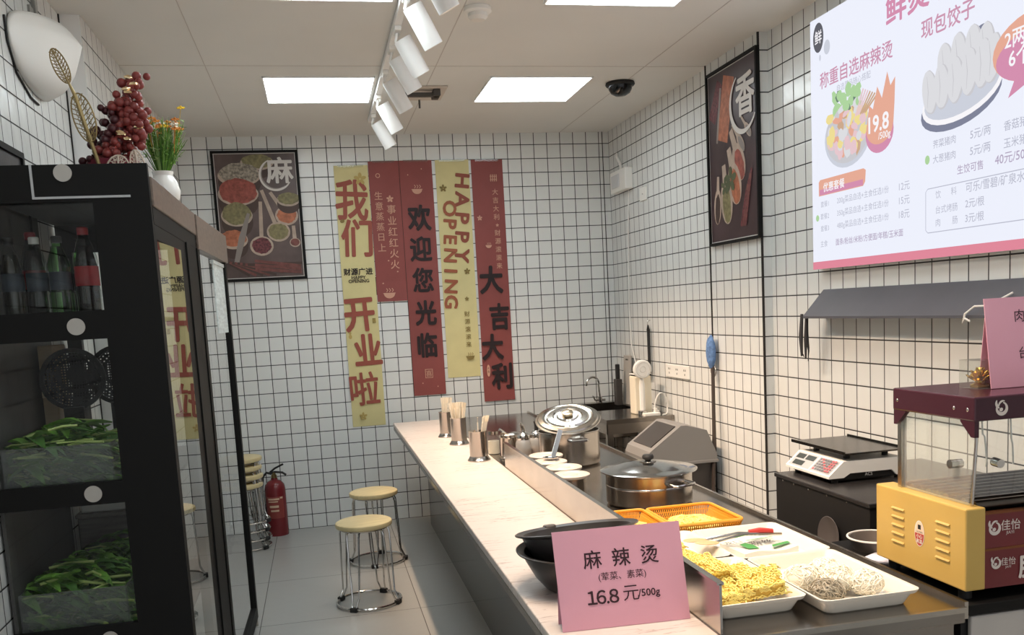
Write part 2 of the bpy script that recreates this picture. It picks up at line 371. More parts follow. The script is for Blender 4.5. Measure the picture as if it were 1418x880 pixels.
obj('plate', MB().box(1.34, 1.57, -1.42, -1.10, CZ-.012, CZ-.001, b=.003), mat('beige plate', (206, 196, 184), .6), t)
obj('arm', MB().box(1.30, 1.53, -1.38, -1.345, CZ-.05, CZ-.028, b=.004).box(1.49, 1.53, -1.40, -1.28, CZ-.05, CZ-.012, b=.004), mat('dark metal', (74, 70, 66), .5), t)
obj('stub', MB().tube([(1.44, -1.12, CZ-.012), (1.44, -1.115, CZ-.06)], .006), mat('dark metal', (74, 70, 66), .5), t)

# ================================================================== signs on the back wall
def banner(x0, x1, z0, z1, m, label, mats, draw):
    t = thing('opening_banner', label, 'banner', ((x0+x1)/2, -.006, z0), 'opening banners on the back wall')
    mb = MB(); n = 14
    for i in range(n+1):
        z = z1+(z0-z1)*i/n; w = .004+.004*math.sin(i*1.1+x0*9)*(i/n)
        mb.v += [(x0, -.004-w, z), (x1, -.004-w, z), (x0, -.0025-w, z), (x1, -.0025-w, z)]
    for i in range(n):
        a, b = i*4, i*4+4
        for q in ((a, a+1, b+1, b), (a+2, b+2, b+3, a+3), (a, b, b+2, a+2), (a+1, a+3, b+3, b+1)): mb.f.append(q); mb.m.append(0); mb.sm.append(False)
    obj('cloth', mb, m, t)
    cx = (x0+x1)/2; p = Print(back(cx, 0, -.0132), .0)
    draw(p); obj('lettering', p, mats, t)
    obj('hanging_tape', MB().box(x0+.03, x1-.03, -.0145, -.0025, z1-.012, z1+.003), M_PLASTIC, t)
C_BR = mat('brush red', (152, 78, 64), .6); C_BK = mat('brush black', (36, 22, 24), .6); C_CR = mat('pale gold ink', (206, 156, 134), .6); C_OL = mat('olive ink', (130, 112, 60), .6); C_DR = mat('dark red ink', (142, 74, 56), .6)
def leaf(p, a, b, r, mi):
    for k in range(5): p.ell(a+math.cos(k*1.256+.3)*r*.55, b+math.sin(k*1.256+.3)*r*.55, r*.45, r*.28, mi, k*1.256+.3, 10)
def bowlicon(p, a, b, r, mi):
    p.ell(a, b, r, r*.85, mi, 0, 14, 0, PI, 2*PI); p.rect(a-r*1.1, a+r*1.1, b, b+r*.14, mi)
    for k in (-.5, 0, .5): p.stroke([(a+k*r, b+r*.3), (a+k*r+.25*r, b+r*.6), (a+k*r, b+r*.95)], r*.14, mi)
def d1(p):
    p.text('我', -.008, 2.335, .30, 0, .018, -.06, sx=.8); p.text('们', .008, 2.068, .275, 0, .02, -.04, sx=.86)
    p.ell(-.085, 2.19, .016, .013, 2, .4, 12); leaf(p, .06, 2.48, .045, 3)
    p.text('财源广进', .0, 1.832, .052, 1, .02); p.text('HAPPY', .0, 1.79, .034, 1, .015); p.text('OPENING', .0, 1.765, .034, 1, .015)
    p.text('开', -.013, 1.523, .265, 0, .026, .04, sx=.86); p.rect(.075, .098, 1.46, 1.495, 2); p.text('福', .0865, 1.478, .03, 3)
    p.ell(-.09, 1.37, .012, .016, 3, 0, 12); p.ell(-.09, 1.395, .009, .011, 3, 0, 12)
    p.text('业', .028, 1.272, .25, 0, .026, .03, sx=.84); p.text('啦', -.016, .99, .255, 0, .014, .03, sx=.9); leaf(p, -.04, .79, .03, 3)
banner(.94, 1.178, .715, 2.575, M_YEL, 'long yellow banner with big red brush characters, leftmost of five', [C_BR, C_BK, C_OL, mat('faint olive ink', (186, 162, 96), .6)], d1)
def d2(p):
    p.arc(-.045, 2.5, .014, 0, 6.2, .005, 0, 14, False)
    leaf(p, .03, 2.335, .026, 0); p.column('事业红红火火', .035, 2.262, .068, .078, 0, .006); p.column('生意蒸蒸日上', -.05, 2.36, .062, .073, 0, .004)
    bowlicon(p, -.02, 1.665, .04, 0)
    for a, b in ((-.01, 1.9), (.05, 1.82), (-.06, 1.74)): p.ell(a, b, .006, .005, 0, 0, 8)
banner(1.182, 1.398, 1.61, 2.6, M_RED, 'short red banner with two columns of pale writing', [C_CR], d2)
def d3(p):
    bowlicon(p, .0, 2.395, .036, 1); p.text('欢', .004, 2.196, .19, 0, .03, sx=.88); p.text('迎', 0, 1.975, .185, 0, .025, sx=.88); p.text('您', 0, 1.752, .185, 0, .025, sx=.85)
    p.text('光', .006, 1.514, .185, 0, .03, sx=.85); p.text('临', .002, 1.278, .185, 0, .03, sx=.85)
    for a, b, c, d in ((-.026, .026, 1.098, 1.102), (-.026, .026, 1.036, 1.04), (-.028, -.024, 1.036, 1.102), (.024, .028, 1.036, 1.102)): p.rect(a, b, c, d, 1)
    p.text('喜', 0, 1.069, .05, 1)
    for a, b in ((-.05, 1.0), (.06, .97), (.04, 2.54), (-.06, 2.5)): p.ell(a, b, .004, .005, 1, 0, 8)
banner(1.401, 1.636, .91, 2.602, M_RED, 'red banner with five large black characters down its middle', [C_BK, C_CR], d3)
def d4(p):
    for k, ch in enumerate('HAPPY'): p.text(ch, .068-.0085*k, 2.45-.134*k, .142, 0, .03, -PI/2-.12, 1.12)
    for k, ch in enumerate('OPENING'): p.text(ch, -.036-.005*k, 2.255-.112*k, .132, 1, .03, -PI/2-.10, 1.08)
    leaf(p, -.075, 2.4, .028, 2); leaf(p, .065, 1.80, .024, 2); leaf(p, .05, 1.60, .016, 2)
    p.column('财源滚滚来', .045, 1.49, .042, .056, 2, .008); bowlicon(p, .05, 1.175, .03, 2)
banner(1.66, 1.905, 1.025, 2.6, M_YEL, 'yellow banner with sideways english letters', [C_DR, mat('rust letters', (156, 88, 60), .6), C_OL], d4)
def d5(p):
    for a in range(4): p.rect(.02+a*.014, .026+a*.014, 2.44, 2.49, 1)
    p.rect(.016, .07, 2.452, 2.456, 1); p.rect(.016, .07, 2.474, 2.478, 1)
    p.column('大吉大利', .05, 2.365, .046, .06, 1, .006); leaf(p, .053, 2.125, .012, 1); p.column('财源滚滚来', .052, 2.07, .046, .06, 1, .006)
    leaf(p, -.075, 2.18, .02, 1); bowlicon(p, -.02, 1.98, .022, 1)
    p.text('大', -.016, 1.73, .21, 0, .03, sx=.86); p.text('吉', .031, 1.457, .2, 0, .03, sx=.8); p.text('大', -.034, 1.235, .2, 0, .03, sx=.84); p.text('利', .025, 1.015, .2, 0, .03, sx=.84)
    p.ell(-.075, 1.06, .013, .045, 1, 0, 20); p.column('大吉', -.075, 1.078, .02, .026, 0)
banner(1.922, 2.155, .83, 2.597, M_RED, 'red banner with large black characters, nearest the right wall', [C_BK, C_CR], d5)

def framed(name, pl, w, h, label, ground, mats, draw, fr=.016, dep=.022):
    t = thing(name, label, 'framed poster', pl(w/2, 0))
    f = MB()
    def bx(a0, a1, b0, b1, d0, d1):
        f.add([pl(a, b, d) for a in (a0, a1) for b in (b0, b1) for d in (d0, d1)], [(0, 1, 3, 2), (4, 6, 7, 5), (0, 4, 5, 1), (2, 3, 7, 6), (0, 2, 6, 4), (1, 5, 7, 3)])
    bx(0, fr, 0, h, 0, dep); bx(w-fr, w, 0, h, 0, dep); bx(fr, w-fr, 0, fr, 0, dep); bx(fr, w-fr, h-fr, h, 0, dep)
    obj('frame', f, M_BLACK, t)
    f = MB(); bx(fr, w-fr, fr, h-fr, .0, .012); obj('backing', f, ground, t)
    p = Print(pl, .0122)
    for a in ((fr+.002, fr+.006, fr+.002, h-fr-.002), (w-fr-.006, w-fr-.002, fr+.002, h-fr-.002), (fr, w-fr, fr+.002, fr+.006), (fr, w-fr, h-fr-.006, h-fr-.002)): p.rect(*a, 0)
    draw(p); obj('print', p, mats, t)
P_WH = mat('print white', (214, 208, 202), .5); P_BG = mat('print brown ground', (92, 76, 72), .35, noise=.4, nscale=5)
P_SP = [mat('print pepper', (146, 136, 122), .5, noise=.6, nscale=60), mat('print chilli red', (150, 78, 66), .5, noise=.35, nscale=40), mat('print olive', (126, 118, 82), .5, noise=.3, nscale=50), mat('print orange', (172, 104, 74), .5, noise=.3, nscale=40),
        mat('print wood', (178, 158, 142), .5, noise=.15, nscale=20), mat('print dark bowl', (72, 54, 48), .5), mat('print crimson', (104, 52, 56), .5, noise=.6, nscale=70), mat('print grey wood', (140, 130, 124), .5), mat('print bark', (112, 66, 60), .5, noise=.3, nscale=30)]
def mapoly(p, w, h):
    g = lambda x, y: (x/380*w*.93+.02, h-.02-(y/545)*(h-.04))
    def bowl(x, y, rx, ry, fill, heap=1.0):
        rx, ry = rx*1.12, ry*1.15
        a, b = g(x, y); s = w*.93/380
        p.ell(a, b-ry*s*.5, rx*s, ry*s*1.15, 6, 0, 26); p.ell(a, b, rx*s, ry*s*.8, 5, 0, 26); p.ell(a, b+ry*s*.15*heap, rx*s*.92, ry*s*.72*heap, fill, 0, 30, .05)
    def spoon(x0, y0, x1, y1, r, fill, hw=20):
        a0, b0 = g(x0, y0); a1, b1 = g(x1, y1); s = w*.93/380
        p.stroke([(a0, b0), (a1, b1)], [hw*s*.8, hw*s], 5); p.ell(a1, b1, r*s, r*s*.85, 5, 0, 26); p.ell(a1, b1+.002, r*s*.84, r*s*.68, fill, 0, 30, .06)
    bowl(200, 40, 70, 40, 3); bowl(112, 95, 90, 55, 1, 1.1); bowl(100, 175, 85, 60, 2, 1.25); bowl(85, 270, 66, 55, 3, 1.2); bowl(60, 375, 60, 48, 4)
    spoon(250, 170, 320, 275, 55, 4); bowl(335, 205, 50, 35, 3)
    a, b = g(60, 490); a1, b1 = g(140, 260); p.stroke([(a, b), ((a+a1)/2, (b+b1)/2+.01), (a1, b1)], [.03, .045, .02], 8)
    spoon(210, 160, 275, 345, 56, 3); spoon(200, 210, 190, 405, 56, 7); spoon(348, 320, 350, 395, 26, 9)
    for k in range(9):
        a0, b0 = g(20+k*12, 470+k*2); a1, b1 = g(120+k*32, 535-max(0, k-4)*12); p.stroke([(a0, b0), (a1, b1)], .018, 9 if k % 2 else 6)
    for k in range(3):
        a0, b0 = g(150, 470+k*18); a1, b1 = g(370, 500+k*14); p.stroke([(a0, b0), (a1, b1)], .02, 9)
    a, b = g(288, 80); p.text('麻', a+.022, b+.008, .185, 0, .022)
    p.arc(a-.005, b-.02, .105, 2.0, 5.75, .022, 0, 30); p.arc(a-.008, b-.022, .095, 2.1, 5.4, .008, 8, 30)
framed('framed_poster', back(.118, 1.80, -.001), .582, .888, 'framed poster of spice bowls and wooden spoons on the back wall', P_BG,
       [P_WH, P_SP[0], P_SP[1], P_SP[2], P_SP[3], P_SP[4], P_SP[5], P_SP[6], P_SP[7], P_SP[8]], lambda p: mapoly(p, .582, .888))
def xiang(p):
    w, h = .6, .935
    g = lambda x, y: (x/205*.6, h-(y-20)/740*h)
    for x0, y0, x1, y1, ww, c in ((60, 90, 20, 230, .09, 7), (95, 80, 62, 330, .13, 4), (40, 330, 60, 110, .02, 8)):
        p.stroke([g(x0, y0), g(x1, y1)], ww, c)
    for x0, y0, x1, y1, hw, c in ((98, 300, 148, 530, .074, 2), (88, 370, 125, 620, .082, 4), (66, 430, 82, 690, .078, 3), (42, 470, 34, 680, .05, 6), (105, 280, 160, 420, .03, 8), (140, 260, 185, 370, .025, 8)):
        a, b = g(x0, y0); a1, b1 = g(x1, y1); p.stroke([(a, b), ((a+a1)/2, (b+b1)/2)], [hw*.55, hw*.8], 5); p.ell((a*.4+a1*.6), (b*.4+b1*.6), abs(b1-b)*.36, hw*.9, 5, math.atan2(b1-b, a1-a), 20); p.ell((a*.35+a1*.65), (b*.35+b1*.65), abs(b1-b)*.30, hw*.62, c, math.atan2(b1-b, a1-a), 24, .06)
    for k in range(5): p.stroke([g(178-k*5, 480+k*20), g(150-k*4, 700)], .022, 9 if k % 2 else 7)
    a, b = g(95, 500); leaf(p, a, b, .07, 10); a, b = g(72, 520); leaf(p, a, b, .05, 10)
    a, b = g(160, 185); p.text('香', a, b, .215, 0, .022); p.arc(a-.02, b-.03, .15, 2.1, 5.7, .028, 0, 30)
framed('framed_poster', right(-1.878, 1.795, 2.949), .6, .925, 'tall framed poster of wooden scoops on the tiled pier of right wall', mat('print dark plum ground', (66, 50, 54), .35, noise=.3, nscale=5),
       [P_WH]+P_SP+[mat('print herb green', (84, 90, 62), .5)], xiang, .014)

# ================================================================== menu screen and what hangs on the right wall
SY0, SZ0, SZ1, SL, SU = -2.862, 1.611, 2.685, 2.0, .082
t = thing('menu_screen', 'large glowing menu screen with food pictures on the right wall', 'screen', (2.97, SY0-SL/2, SZ0))
obj('housing', MB().box(2.955, 2.998, SY0-SL, SY0-SU, SZ0, SZ1, b=.004), M_WHITEP, t)
pl = right(SY0, SZ0, 2.9545); SHT = SZ1-SZ0
def em(n, r, g, b, k=1): return mat('screen '+n, (r, g, b), .6, emit=SCREEN_STRENGTH*k)
p = Print(pl, .0004); p.rect(SU, SL, .0, SHT); obj('display', p, em('white', 240, 243, 255), t)
SM = [em('bar', 226, 138, 156), em('rose text', 206, 152, 178), em('grey text', 186, 188, 204), em('black seal', 96, 96, 104), em('orange', 232, 172, 150), em('pink', 214, 144, 176), em('white text', 250, 248, 252), em('bowl grey', 206, 210, 222),
      em('leaf green', 176, 214, 160), em('egg yellow', 240, 222, 150), em('food brown', 206, 170, 140), em('dumpling', 222, 222, 226), em('dumpling shade', 204, 203, 208), em('dark dish', 128, 132, 154), em('mauve text', 178, 164, 190), em('dark green', 112, 136, 120), em('light pink', 232, 200, 206)]
p = Print(pl, .0012)
p.rect(SU, SL, 0, .033, 0)
p.ell(.15, .99, .042, .062, 3); p.text('鲜', .15, .992, .06, 6, .01); p.ell(.219, .933, .024, .03, 7); p.ell(.163, .903, .007, .013, 7)
p.text('鲜烫现煮麻辣烫', .64, .95, .125, 5, .02, 0, 1.05, align='L')
p.text('称重自选麻辣烫', .42, .803, .072, 1, .012, 0, 1.04); p.text('自选菜品随心搭配', .415, .744, .031, 2)
p.ell(.366, .54, .172, .13, 7); p.ell(.366, .55, .163, .122, 12)
for k in range(70):
    a, r = random.uniform(0, 6.28), math.sqrt(random.random()); x, y = .366+.145*r*math.cos(a), .565+.108*r*math.sin(a)
    p.ell(x, y, random.uniform(.016, .036), random.uniform(.012, .024), random.choice((9, 9, 10, 4, 16, 11, 9, 16)), random.uniform(0, 3), 10, .15)
for k in range(30): p.ell(.385+random.uniform(-.1, .1), .675+random.uniform(-.03, .045), random.uniform(.018, .036), random.uniform(.014, .024), random.choice((8, 8, 8, 15, 11)), random.uniform(0, 3), 10, .2)
for k in range(7): p.stroke([(.45+k*.011, .60), (.505+k*.016, .695-k*.007)], .009, random.choice((10, 16, 4)))
p.poly([(.525, .52), (.545, .62), (.57, .60), (.60, .68), (.63, .63), (.665, .72), (.685, .665), (.715, .69), (.71, .6), (.70, .5)], 4); p.ell(.612, .505, .092, .078, 5); p.ell(.612, .525, .088, .065, 4)
p.text('19.8', .607, .542, .088, 6, .02); p.text('/500g', .645, .486, .036, 6, .01)
p.poly([(.163, .315), (.50, .315), (.515, .33), (.52, .375), (.505, .384), (.175, .384), (.163, .374)], 4); p.rect(.17, .50, .318, .342, 5); p.text('优惠套餐', .283, .348, .042, 6, .012)
for k, (g, y) in enumerate((('200g菜品自选+主食任选1份', '12元'), ('350g菜品自选+主食任选1份', '15元'), ('480g菜品自选+主食任选1份', '18元'))):
    b = .278-k*.052; p.text('套餐'+str(k+1), .21, b, .028, 2); p.text(g, .49, b, .0305, 2); p.text(y, .77, b, .037, 2)
p.ell(.152, .222, .013, .014, 8)
p.text('主食', .203, .108, .03, 2); p.text('面条/粉丝/米粉/方便面/年糕/玉米面', .53, .107, .0305, 14, .006)
p.text('现', .905, .807, .07, 1, .014); p.text('包', .975, .807, .07, 1, .014); p.text('饺', 1.047, .806, .07, 1, .014); p.text('子', 1.117, .805, .07, 1, .014)
p.ell(1.075, .52, .205, .085, 13, .12); p.ell(1.08, .54, .203, .082, 6, .12); p.ell(1.08, .548, .19, .072, 7, .12)
p.ell(1.185, .71, .05, .028, 13, .1); p.ell(1.165, .695, .035, .022, 11, .1)
for x, y, r in ((1.0, .655, -.05), (1.07, .67, 0), (1.14, .675, .06), (1.2, .665, .1), (.92, .585, -.15), (.985, .59, -.05), (1.055, .595, .03), (1.125, .605, .08), (1.19, .615, .12), (1.235, .62, .18)):
    p.ell(x+.005, y-.003, .042, .078, 12, -r, 24, .02); p.ell(x, y, .038, .075, 11, -r, 24, .02); p.stroke([(x-.01, y-.055), (x-.005, y), (x-.012, y+.055)], [.002, .004, .002], 12)
p.ell(1.43, .612, .19, .105, 4); p.poly([(1.34, .53), (1.31, .475), (1.42, .515)], 5); p.ell(1.43, .588, .175, .078, 5)
p.text('2两', 1.294, .652, .062, 6, .012, align='L'); p.text('6个', 1.313, .595, .064, 6, .014, align='L')
for a, b, tx, s_, c in ((1.005, .397, '荠菜猪肉', .031, 2), (1.186, .395, '5元/两', .036, 2), (1.36, .392, '香菇猪肉', .034, 2), (1.005, .345, '大葱猪肉', .031, 2), (1.186, .341, '5元/两', .036, 2), (1.36, .338, '玉米猪肉', .034, 2), (1.138, .289, '生饺可售', .033, 14), (1.34, .289, '40元/500g', .04, 14)): p.text(tx, a, b, s_, c, .004)
p.ell(.915, .349, .013, .016, 8)
R = [(.918, .246), (1.86, .246), (1.87, .236), (1.87, .1), (1.86, .09), (.918, .09), (.906, .1), (.906, .236), (.918, .246)]
p.stroke(R, .003, 2)
p.text('饮', .975, .220, .03, 2); p.text('料', 1.058, .222, .03, 2); p.text('可乐/雪碧/矿泉水', 1.119, .224, .036, 2, .004, align='L'); p.text('台式烤肠', 1.02, .167, .03, 2); p.text('2元/根', 1.163, .171, .034, 2, .004); p.text('肉', .975, .122, .03, 2); p.text('肠', 1.065, .122, .03, 2); p.text('3元/根', 1.163, .122, .034, 2, .004)
for k in range(4): p.text('精选小吃', 1.72, .86-k*.12, .05, 2)
obj('menu_print', p, SM, t)

t = thing('wall_ledge', 'dark grey sloping metal ledge below the menu screen', 'ledge', (2.95, -3.8, 1.4))
Mq = Matrix(((1, 0, 0, 0), (0, 0, 1, 0), (0, 1, 0, 0), (0, 0, 0, 1)))
obj('cover', MB().prism([(3.0, 1.515), (2.99, 1.52), (2.885, 1.405), (2.885, 1.395), (3.0, 1.395)], -4.95, -2.965, Mq), mat('dark grey metal', (86, 86, 92), .35, noise=.08, nscale=6), t)
obj('tape_mark', Print(Pl((2.94, -4.0, 1.46), (0, -1, 0), (.66, 0, .75))).poly([(-.03, .0), (-.012, .03), (.006, .035), (.03, .0), (.01, .008), (-.008, .02)]), M_WHITE, t)
mb = MB()
for k in range(5):
    x = random.uniform(-.012, .012); y = random.uniform(-.02, .02)
    mb.tube([(2.9+x, -2.96+y, 1.415), (2.893+x, -2.962+y*1.1, 1.34-.01*k), (2.9+x*1.6, -2.955+y*.6, 1.26-.012*k), (2.905+x, -2.952+y*.3, 1.2+.01*k)], [.005, .008, .004, .0015])
solo('cloth_rag', mb, mat('dark rag', (62, 60, 60), .9), 'dark rag dangling from the left end of grey ledge', 'rag', loc=(2.9, -2.96, 1.4))
solo('white_cable', MB().tube([(2.935, -4.2, 1.475), (2.90, -4.13, 1.435), (2.88, -4.09, 1.435), (2.875, -4.05, 1.41), (2.872, -4.045, 1.38), (2.872, -4.055, 1.395), (2.875, -4.075, 1.385)], .0035), M_WHITE, 'short white cable lying over the grey ledge', 'cable', loc=(2.9, -4.12, 1.43))

t = thing('junction_box', 'white electrical box high in the right corner', 'electrical box', (2.955, -.36, 2.3))
obj('box', MB().box(2.915, 2.974, -.52, -.19, 2.30, 2.45, b=.006), M_WHITE, t)
obj('cover', MB().box(2.905, 2.916, -.40, -.24, 2.33, 2.42, b=.004), mat('pale grey plastic', (206, 206, 206), .4), t)
obj('conduit', MB().tube([(2.95, -.36, 2.445), (2.945, -.34, 2.5), (2.95, -.26, 2.56), (2.965, -.22, 2.585)], .01), M_WHITE, t)
t = thing('wall_plate', 'blank white wall plate next to the corner electrical box', 'wall plate', (2.97, -.72, 2.2))
obj('plate', MB().box(2.966, 2.975, -.79, -.66, 2.19, 2.28, b=.003), M_WHITE, t); obj('screw', MB().ball((2.966, -.725, 2.235), .004), M_CHROME, t)
t = thing('wall_socket', 'white triple wall socket above the steel sink table', 'wall socket', (2.97, -1.25, 1.01))
obj('plate', MB().box(2.964, 2.975, -1.44, -1.04, 1.012, 1.098, b=.004), M_WHITE, t)
for k in range(3):
    y = -1.11-.13*k; mb = MB()
    for a, b in ((-.012, .012), (.012, .012), (0, -.015)): mb.box(2.9625, 2.965, y+a-.003, y+a+.003, 1.055+b-.006, 1.055+b+.006)
    obj('socket_outlet', mb, M_BLACKM, t)
mb = MB().tube([(2.974, -.42, 2.30), (2.966, -.40, 2.0), (2.966, -.36, 1.5), (2.966, -.38, 1.2), (2.962, -.55, .93), (2.95, -.7, .80)], .004)
solo('hanging_wire', mb, M_WHITE, 'thin white wire running down the wall from the electrical box', 'wire', loc=(2.966, -.4, 1.5))
t = thing('kitchen_tongs', 'dark kitchen tongs hanging on the right wall above the sink table', 'tongs', (2.965, -.76, 1.33))
for s in (-1, 1): obj('arm', MB().box(2.955, 2.96, -.77+s*.014, -.75+s*.014, .97, 1.325, b=.002), M_BLACKM, t)
obj('spring_end', MB().tube([(2.958, -.78, 1.31), (2.957, -.76, 1.345), (2.958, -.74, 1.31)], .006), M_BLACKM, t)
obj('hook', MB().tube([(2.974, -.76, 1.38), (2.955, -.76, 1.375), (2.953, -.76, 1.345)], .004), M_CHROME, t)
t = thing('mop', 'blue-headed pole leaning on the tiled pier beside the bin', 'mop', (2.91, -1.93, 0))
obj('pole', MB().tube([(2.84, -2.0, .01), (2.90, -1.93, .75), (2.925, -1.885, 1.22)], .011), mat('dark pole', (70, 60, 54), .5), t)
obj('head', MB().ball((2.915, -1.885, 1.205), .055, .45, .75, 1.75, 3, jit=.05), mat('blue mop cloth', (98, 130, 176), .85, noise=.3, nscale=60), t)
obj('loop', MB().tube(arcpts((2.92, -1.90, 1.095), .032, 0, 2*PI, 20, (0, 1, 0), (0, 0, 1))[:-1], .003, 6, True), M_STEEL, t)

# ================================================================== dining side: stools, extinguisher
M_SEAT = mat('pale wood seat', (214, 196, 150), .42, noise=.1, nscale=6, stretch=(1, 8, 1)); M_FOOT = mat('black rubber foot', (28, 27, 27), .6)
def stool(x, y, rot, label, group, z=0, proto=[]):
    if proto: return dup(proto[0], (x, y, z), (0, 0, rot), label)
    t = thing('round_stool', label, 'stool', (0, 0, 0), group); proto.append(t)
    obj('seat', MB().lathe([(0, .415), (.138, .415), (.146, .419), (.149, .43), (.146, .441), (.136, .446), (0, .447)], n=40), M_SEAT, t)
    obj('seat_ring', MB().tube(arcpts((0, 0, .410), .122, 0, 2*PI, 36, (1, 0, 0), (0, 1, 0))[:-1], .0055, 8, True), M_CHROME, t)
    obj('foot_ring', MB().tube(arcpts((0, 0, .012), .168, 0, 2*PI, 44, (1, 0, 0), (0, 1, 0))[:-1], .007, 8, True), M_CHROME, t)
    for k in range(4):
        a = PI/4+k*PI/2
        for s in (-1, 1):
            p = lambda r, z, w: (r*math.cos(a+s*w), r*math.sin(a+s*w), z)
            obj('leg', MB().tube([p(.100, .410, .3), p(.126, .402, .28), p(.132, .38, .26), p(.138, .22, .2), p(.143, .07, .14), p(.16, .03, .09), p(.168, .014, .06)], .0048, 7), M_CHROME, t)
        obj('rubber_foot', MB().box(.155, .182, -.02, .02, 0, .024, RZ(a), b=.004), M_FOOT, t)
    t.location = (x, y, z); t.rotation_euler = (0, 0, rot); return t
stool(.90, -1.95, .25, 'round wooden stool with chrome wire legs nearest the viewer, standing alone', 'chrome stools')
stool(1.0, -1.13, .6, 'round wooden stool behind the front one, close to the back wall', 'chrome stools')
for k, lab in enumerate(('bottom stool of the stack beside the fire extinguisher', 'second stool up in the stack beside the extinguisher', 'third stool up in the stack beside the extinguisher', 'topmost stool of the stack beside the fire extinguisher')):
    stool(.155+.006*(k % 2), -.42+.004*k, .15+.09*k, lab, 'stacked chrome stools', .058*k)
t = thing('fire_extinguisher', 'red fire extinguisher on the floor against the back wall', 'fire extinguisher', (.36, -.11, 0))
M = TR(.36, -.11, 0)
obj('cylinder', MB().lathe([(0, 0), (.07, 0), (.072, .008), (.072, .33), (.066, .362), (.045, .388), (.024, .397), (.022, .41), (0, .41)], M, 36), mat('extinguisher red', (116, 38, 42), .25), t)
obj('valve', MB().lathe([(0, .405), (.02, .405), (.02, .43), (.013, .435), (.013, .45), (0, .45)], M), mat('brass', (150, 130, 90), .3, 1), t)
obj('handle', MB().tube([(.33, -.11, .445), (.37, -.115, .452), (.42, -.12, .445), (.445, -.122, .425)], .008).tube([(.335, -.11, .452), (.37, -.115, .478), (.43, -.12, .505)], .007), M_BLACKM, t)
obj('hose', MB().tube([(.345, -.11, .44), (.31, -.105, .45), (.282, -.1, .42), (.272, -.1, .34), (.276, -.1, .22), (.288, -.1, .12), (.292, -.1, .07)], [.009]*5+[.011, .013]), M_BLACKM, t)
mb = MB()
def wrap(mb, c, r, a0, a1, z0, z1, n=14):
    vs = [(c[0]+r*math.cos(a0+(a1-a0)*i/n), c[1]+r*math.sin(a0+(a1-a0)*i/n), z) for i in range(n+1) for z in (z0, z1)]
    mb.add(vs, [(2*i, 2*i+2, 2*i+3, 2*i+1) for i in range(n)], True)
wrap(mb, (.36, -.11), .0725, -2.5, -.75, .13, .285); lb = obj('label', mb, mat('extinguisher label', (140, 62, 56), .5), t); lb['label'] = 'paler red label with white print'
mb = MB()
for z, a0, a1, h in ((.268, -2.3, -1.2, .012), (.25, -2.3, -1.35, .008), (.215, -2.2, -1.3, .016), (.185, -2.1, -1.3, .012), (.275, -1.12, -.85, .012)): wrap(mb, (.36, -.11), .0730, a0, a1, z-h/2, z+h/2)
obj('label_print', mb, mat('label cream', (216, 190, 160), .5), t)

# ================================================================== counter and steel worktop
CT = .75
t = thing('service_counter', 'long counter with pale marble top and dark glossy front', 'counter', (1.4, -2.6, 0))
obj('countertop', MB().box(1.214, 1.577, -5.06, -.25, CT-.028, CT, b=.004), M_MARBLE, t)
obj('front_panel', MB().box(1.43, 1.565, -5.04, -.28, 0.0, CT-.028), M_STONE, t)
ap = obj('edge_strip', MB().box(1.214, 1.23, -5.055, -.255, CT-.05, CT-.0275), mat('counter edge strip', (96, 88, 82), .25), t)
t = thing('steel_worktop', 'stainless steel kitchen worktop behind the marble counter', 'worktop', (1.9, -2.6, 0))
obj('top', MB().box(1.578, 2.19, -4.935, -.25, CT-.04, CT, b=.002), M_STEELD, t)
obj('body', MB().box(1.582, 2.17, -4.92, -.27, .08, CT-.04).box(1.6, 2.15, -4.85, -.3, 0, .08), M_STEELD, t)
obj('side_lip', MB().box(2.188, 2.198, -4.935, -.25, CT-.03, CT+.012), M_STEEL, t)
obj('front_edge', MB().box(1.585, 2.19, -4.942, -4.934, CT-.012, CT+.001), M_STEEL, t)
solo('splash_guard', MB().box(1.5795, 1.5855, -4.905, -2.45, CT+.0005, .868).box(1.574, 1.591, -4.905, -2.45, .866, .872), M_STEEL, 'upright steel splash guard between marble counter and steel worktop', 'splash guard', loc=(1.58, -3.7, CT))

# ---- tall holders with chopsticks
M_CUP = mat('holder steel', (176, 168, 160), .2, 1)
def holder(x, y, r, h, label):
    t = thing('chopstick_holder', label, 'holder', (x, y, CT), 'chopstick holders')
    M = TR(x, y, CT)
    obj('cup', MB().lathe([(0, .004), (r, .004), (r, h-.003), (r+.002, h), (r-.002, h), (r-.004, h-.004), (r-.004, .01), (0, .01)], M, 32), M_CUP, t)
    obj('foot', MB().lathe([(0, 0), (r+.013, 0), (r+.013, .005), (r+.007, .012), (r+.001, .024), (r, .024)], M, 32), M_CUP, t)
    return t
holder(1.462, -1.2, .036, .155, 'farthest steel chopstick holder, almost hidden by the next'); holder(1.49, -1.56, .045, .155, 'middle steel holder, full of wrapped chopsticks'); holder(1.496, -2.19, .046, .152, 'nearest steel holder with chopsticks leaning to the left')
M_WRAP = mat('chopstick paper', (240, 228, 206), .55); M_WRAPC = mat('clear chopstick film', (226, 216, 200), .3)
st = solo('wrapped_chopsticks', MB().box(-.0045, .0045, -.003, .003, 0, .2, b=.001).prism([(-.007, .2), (.007, .2), (.009, .228), (-.008, .232)], -.001, .001, Matrix(((1, 0, 0, 0), (0, 0, 1, 0), (0, 1, 0, 0), (0, 0, 0, 1)))), M_WRAP,
          'paper-wrapped chopsticks standing in the middle steel holder', 'chopsticks', 'chopsticks in the middle holder')
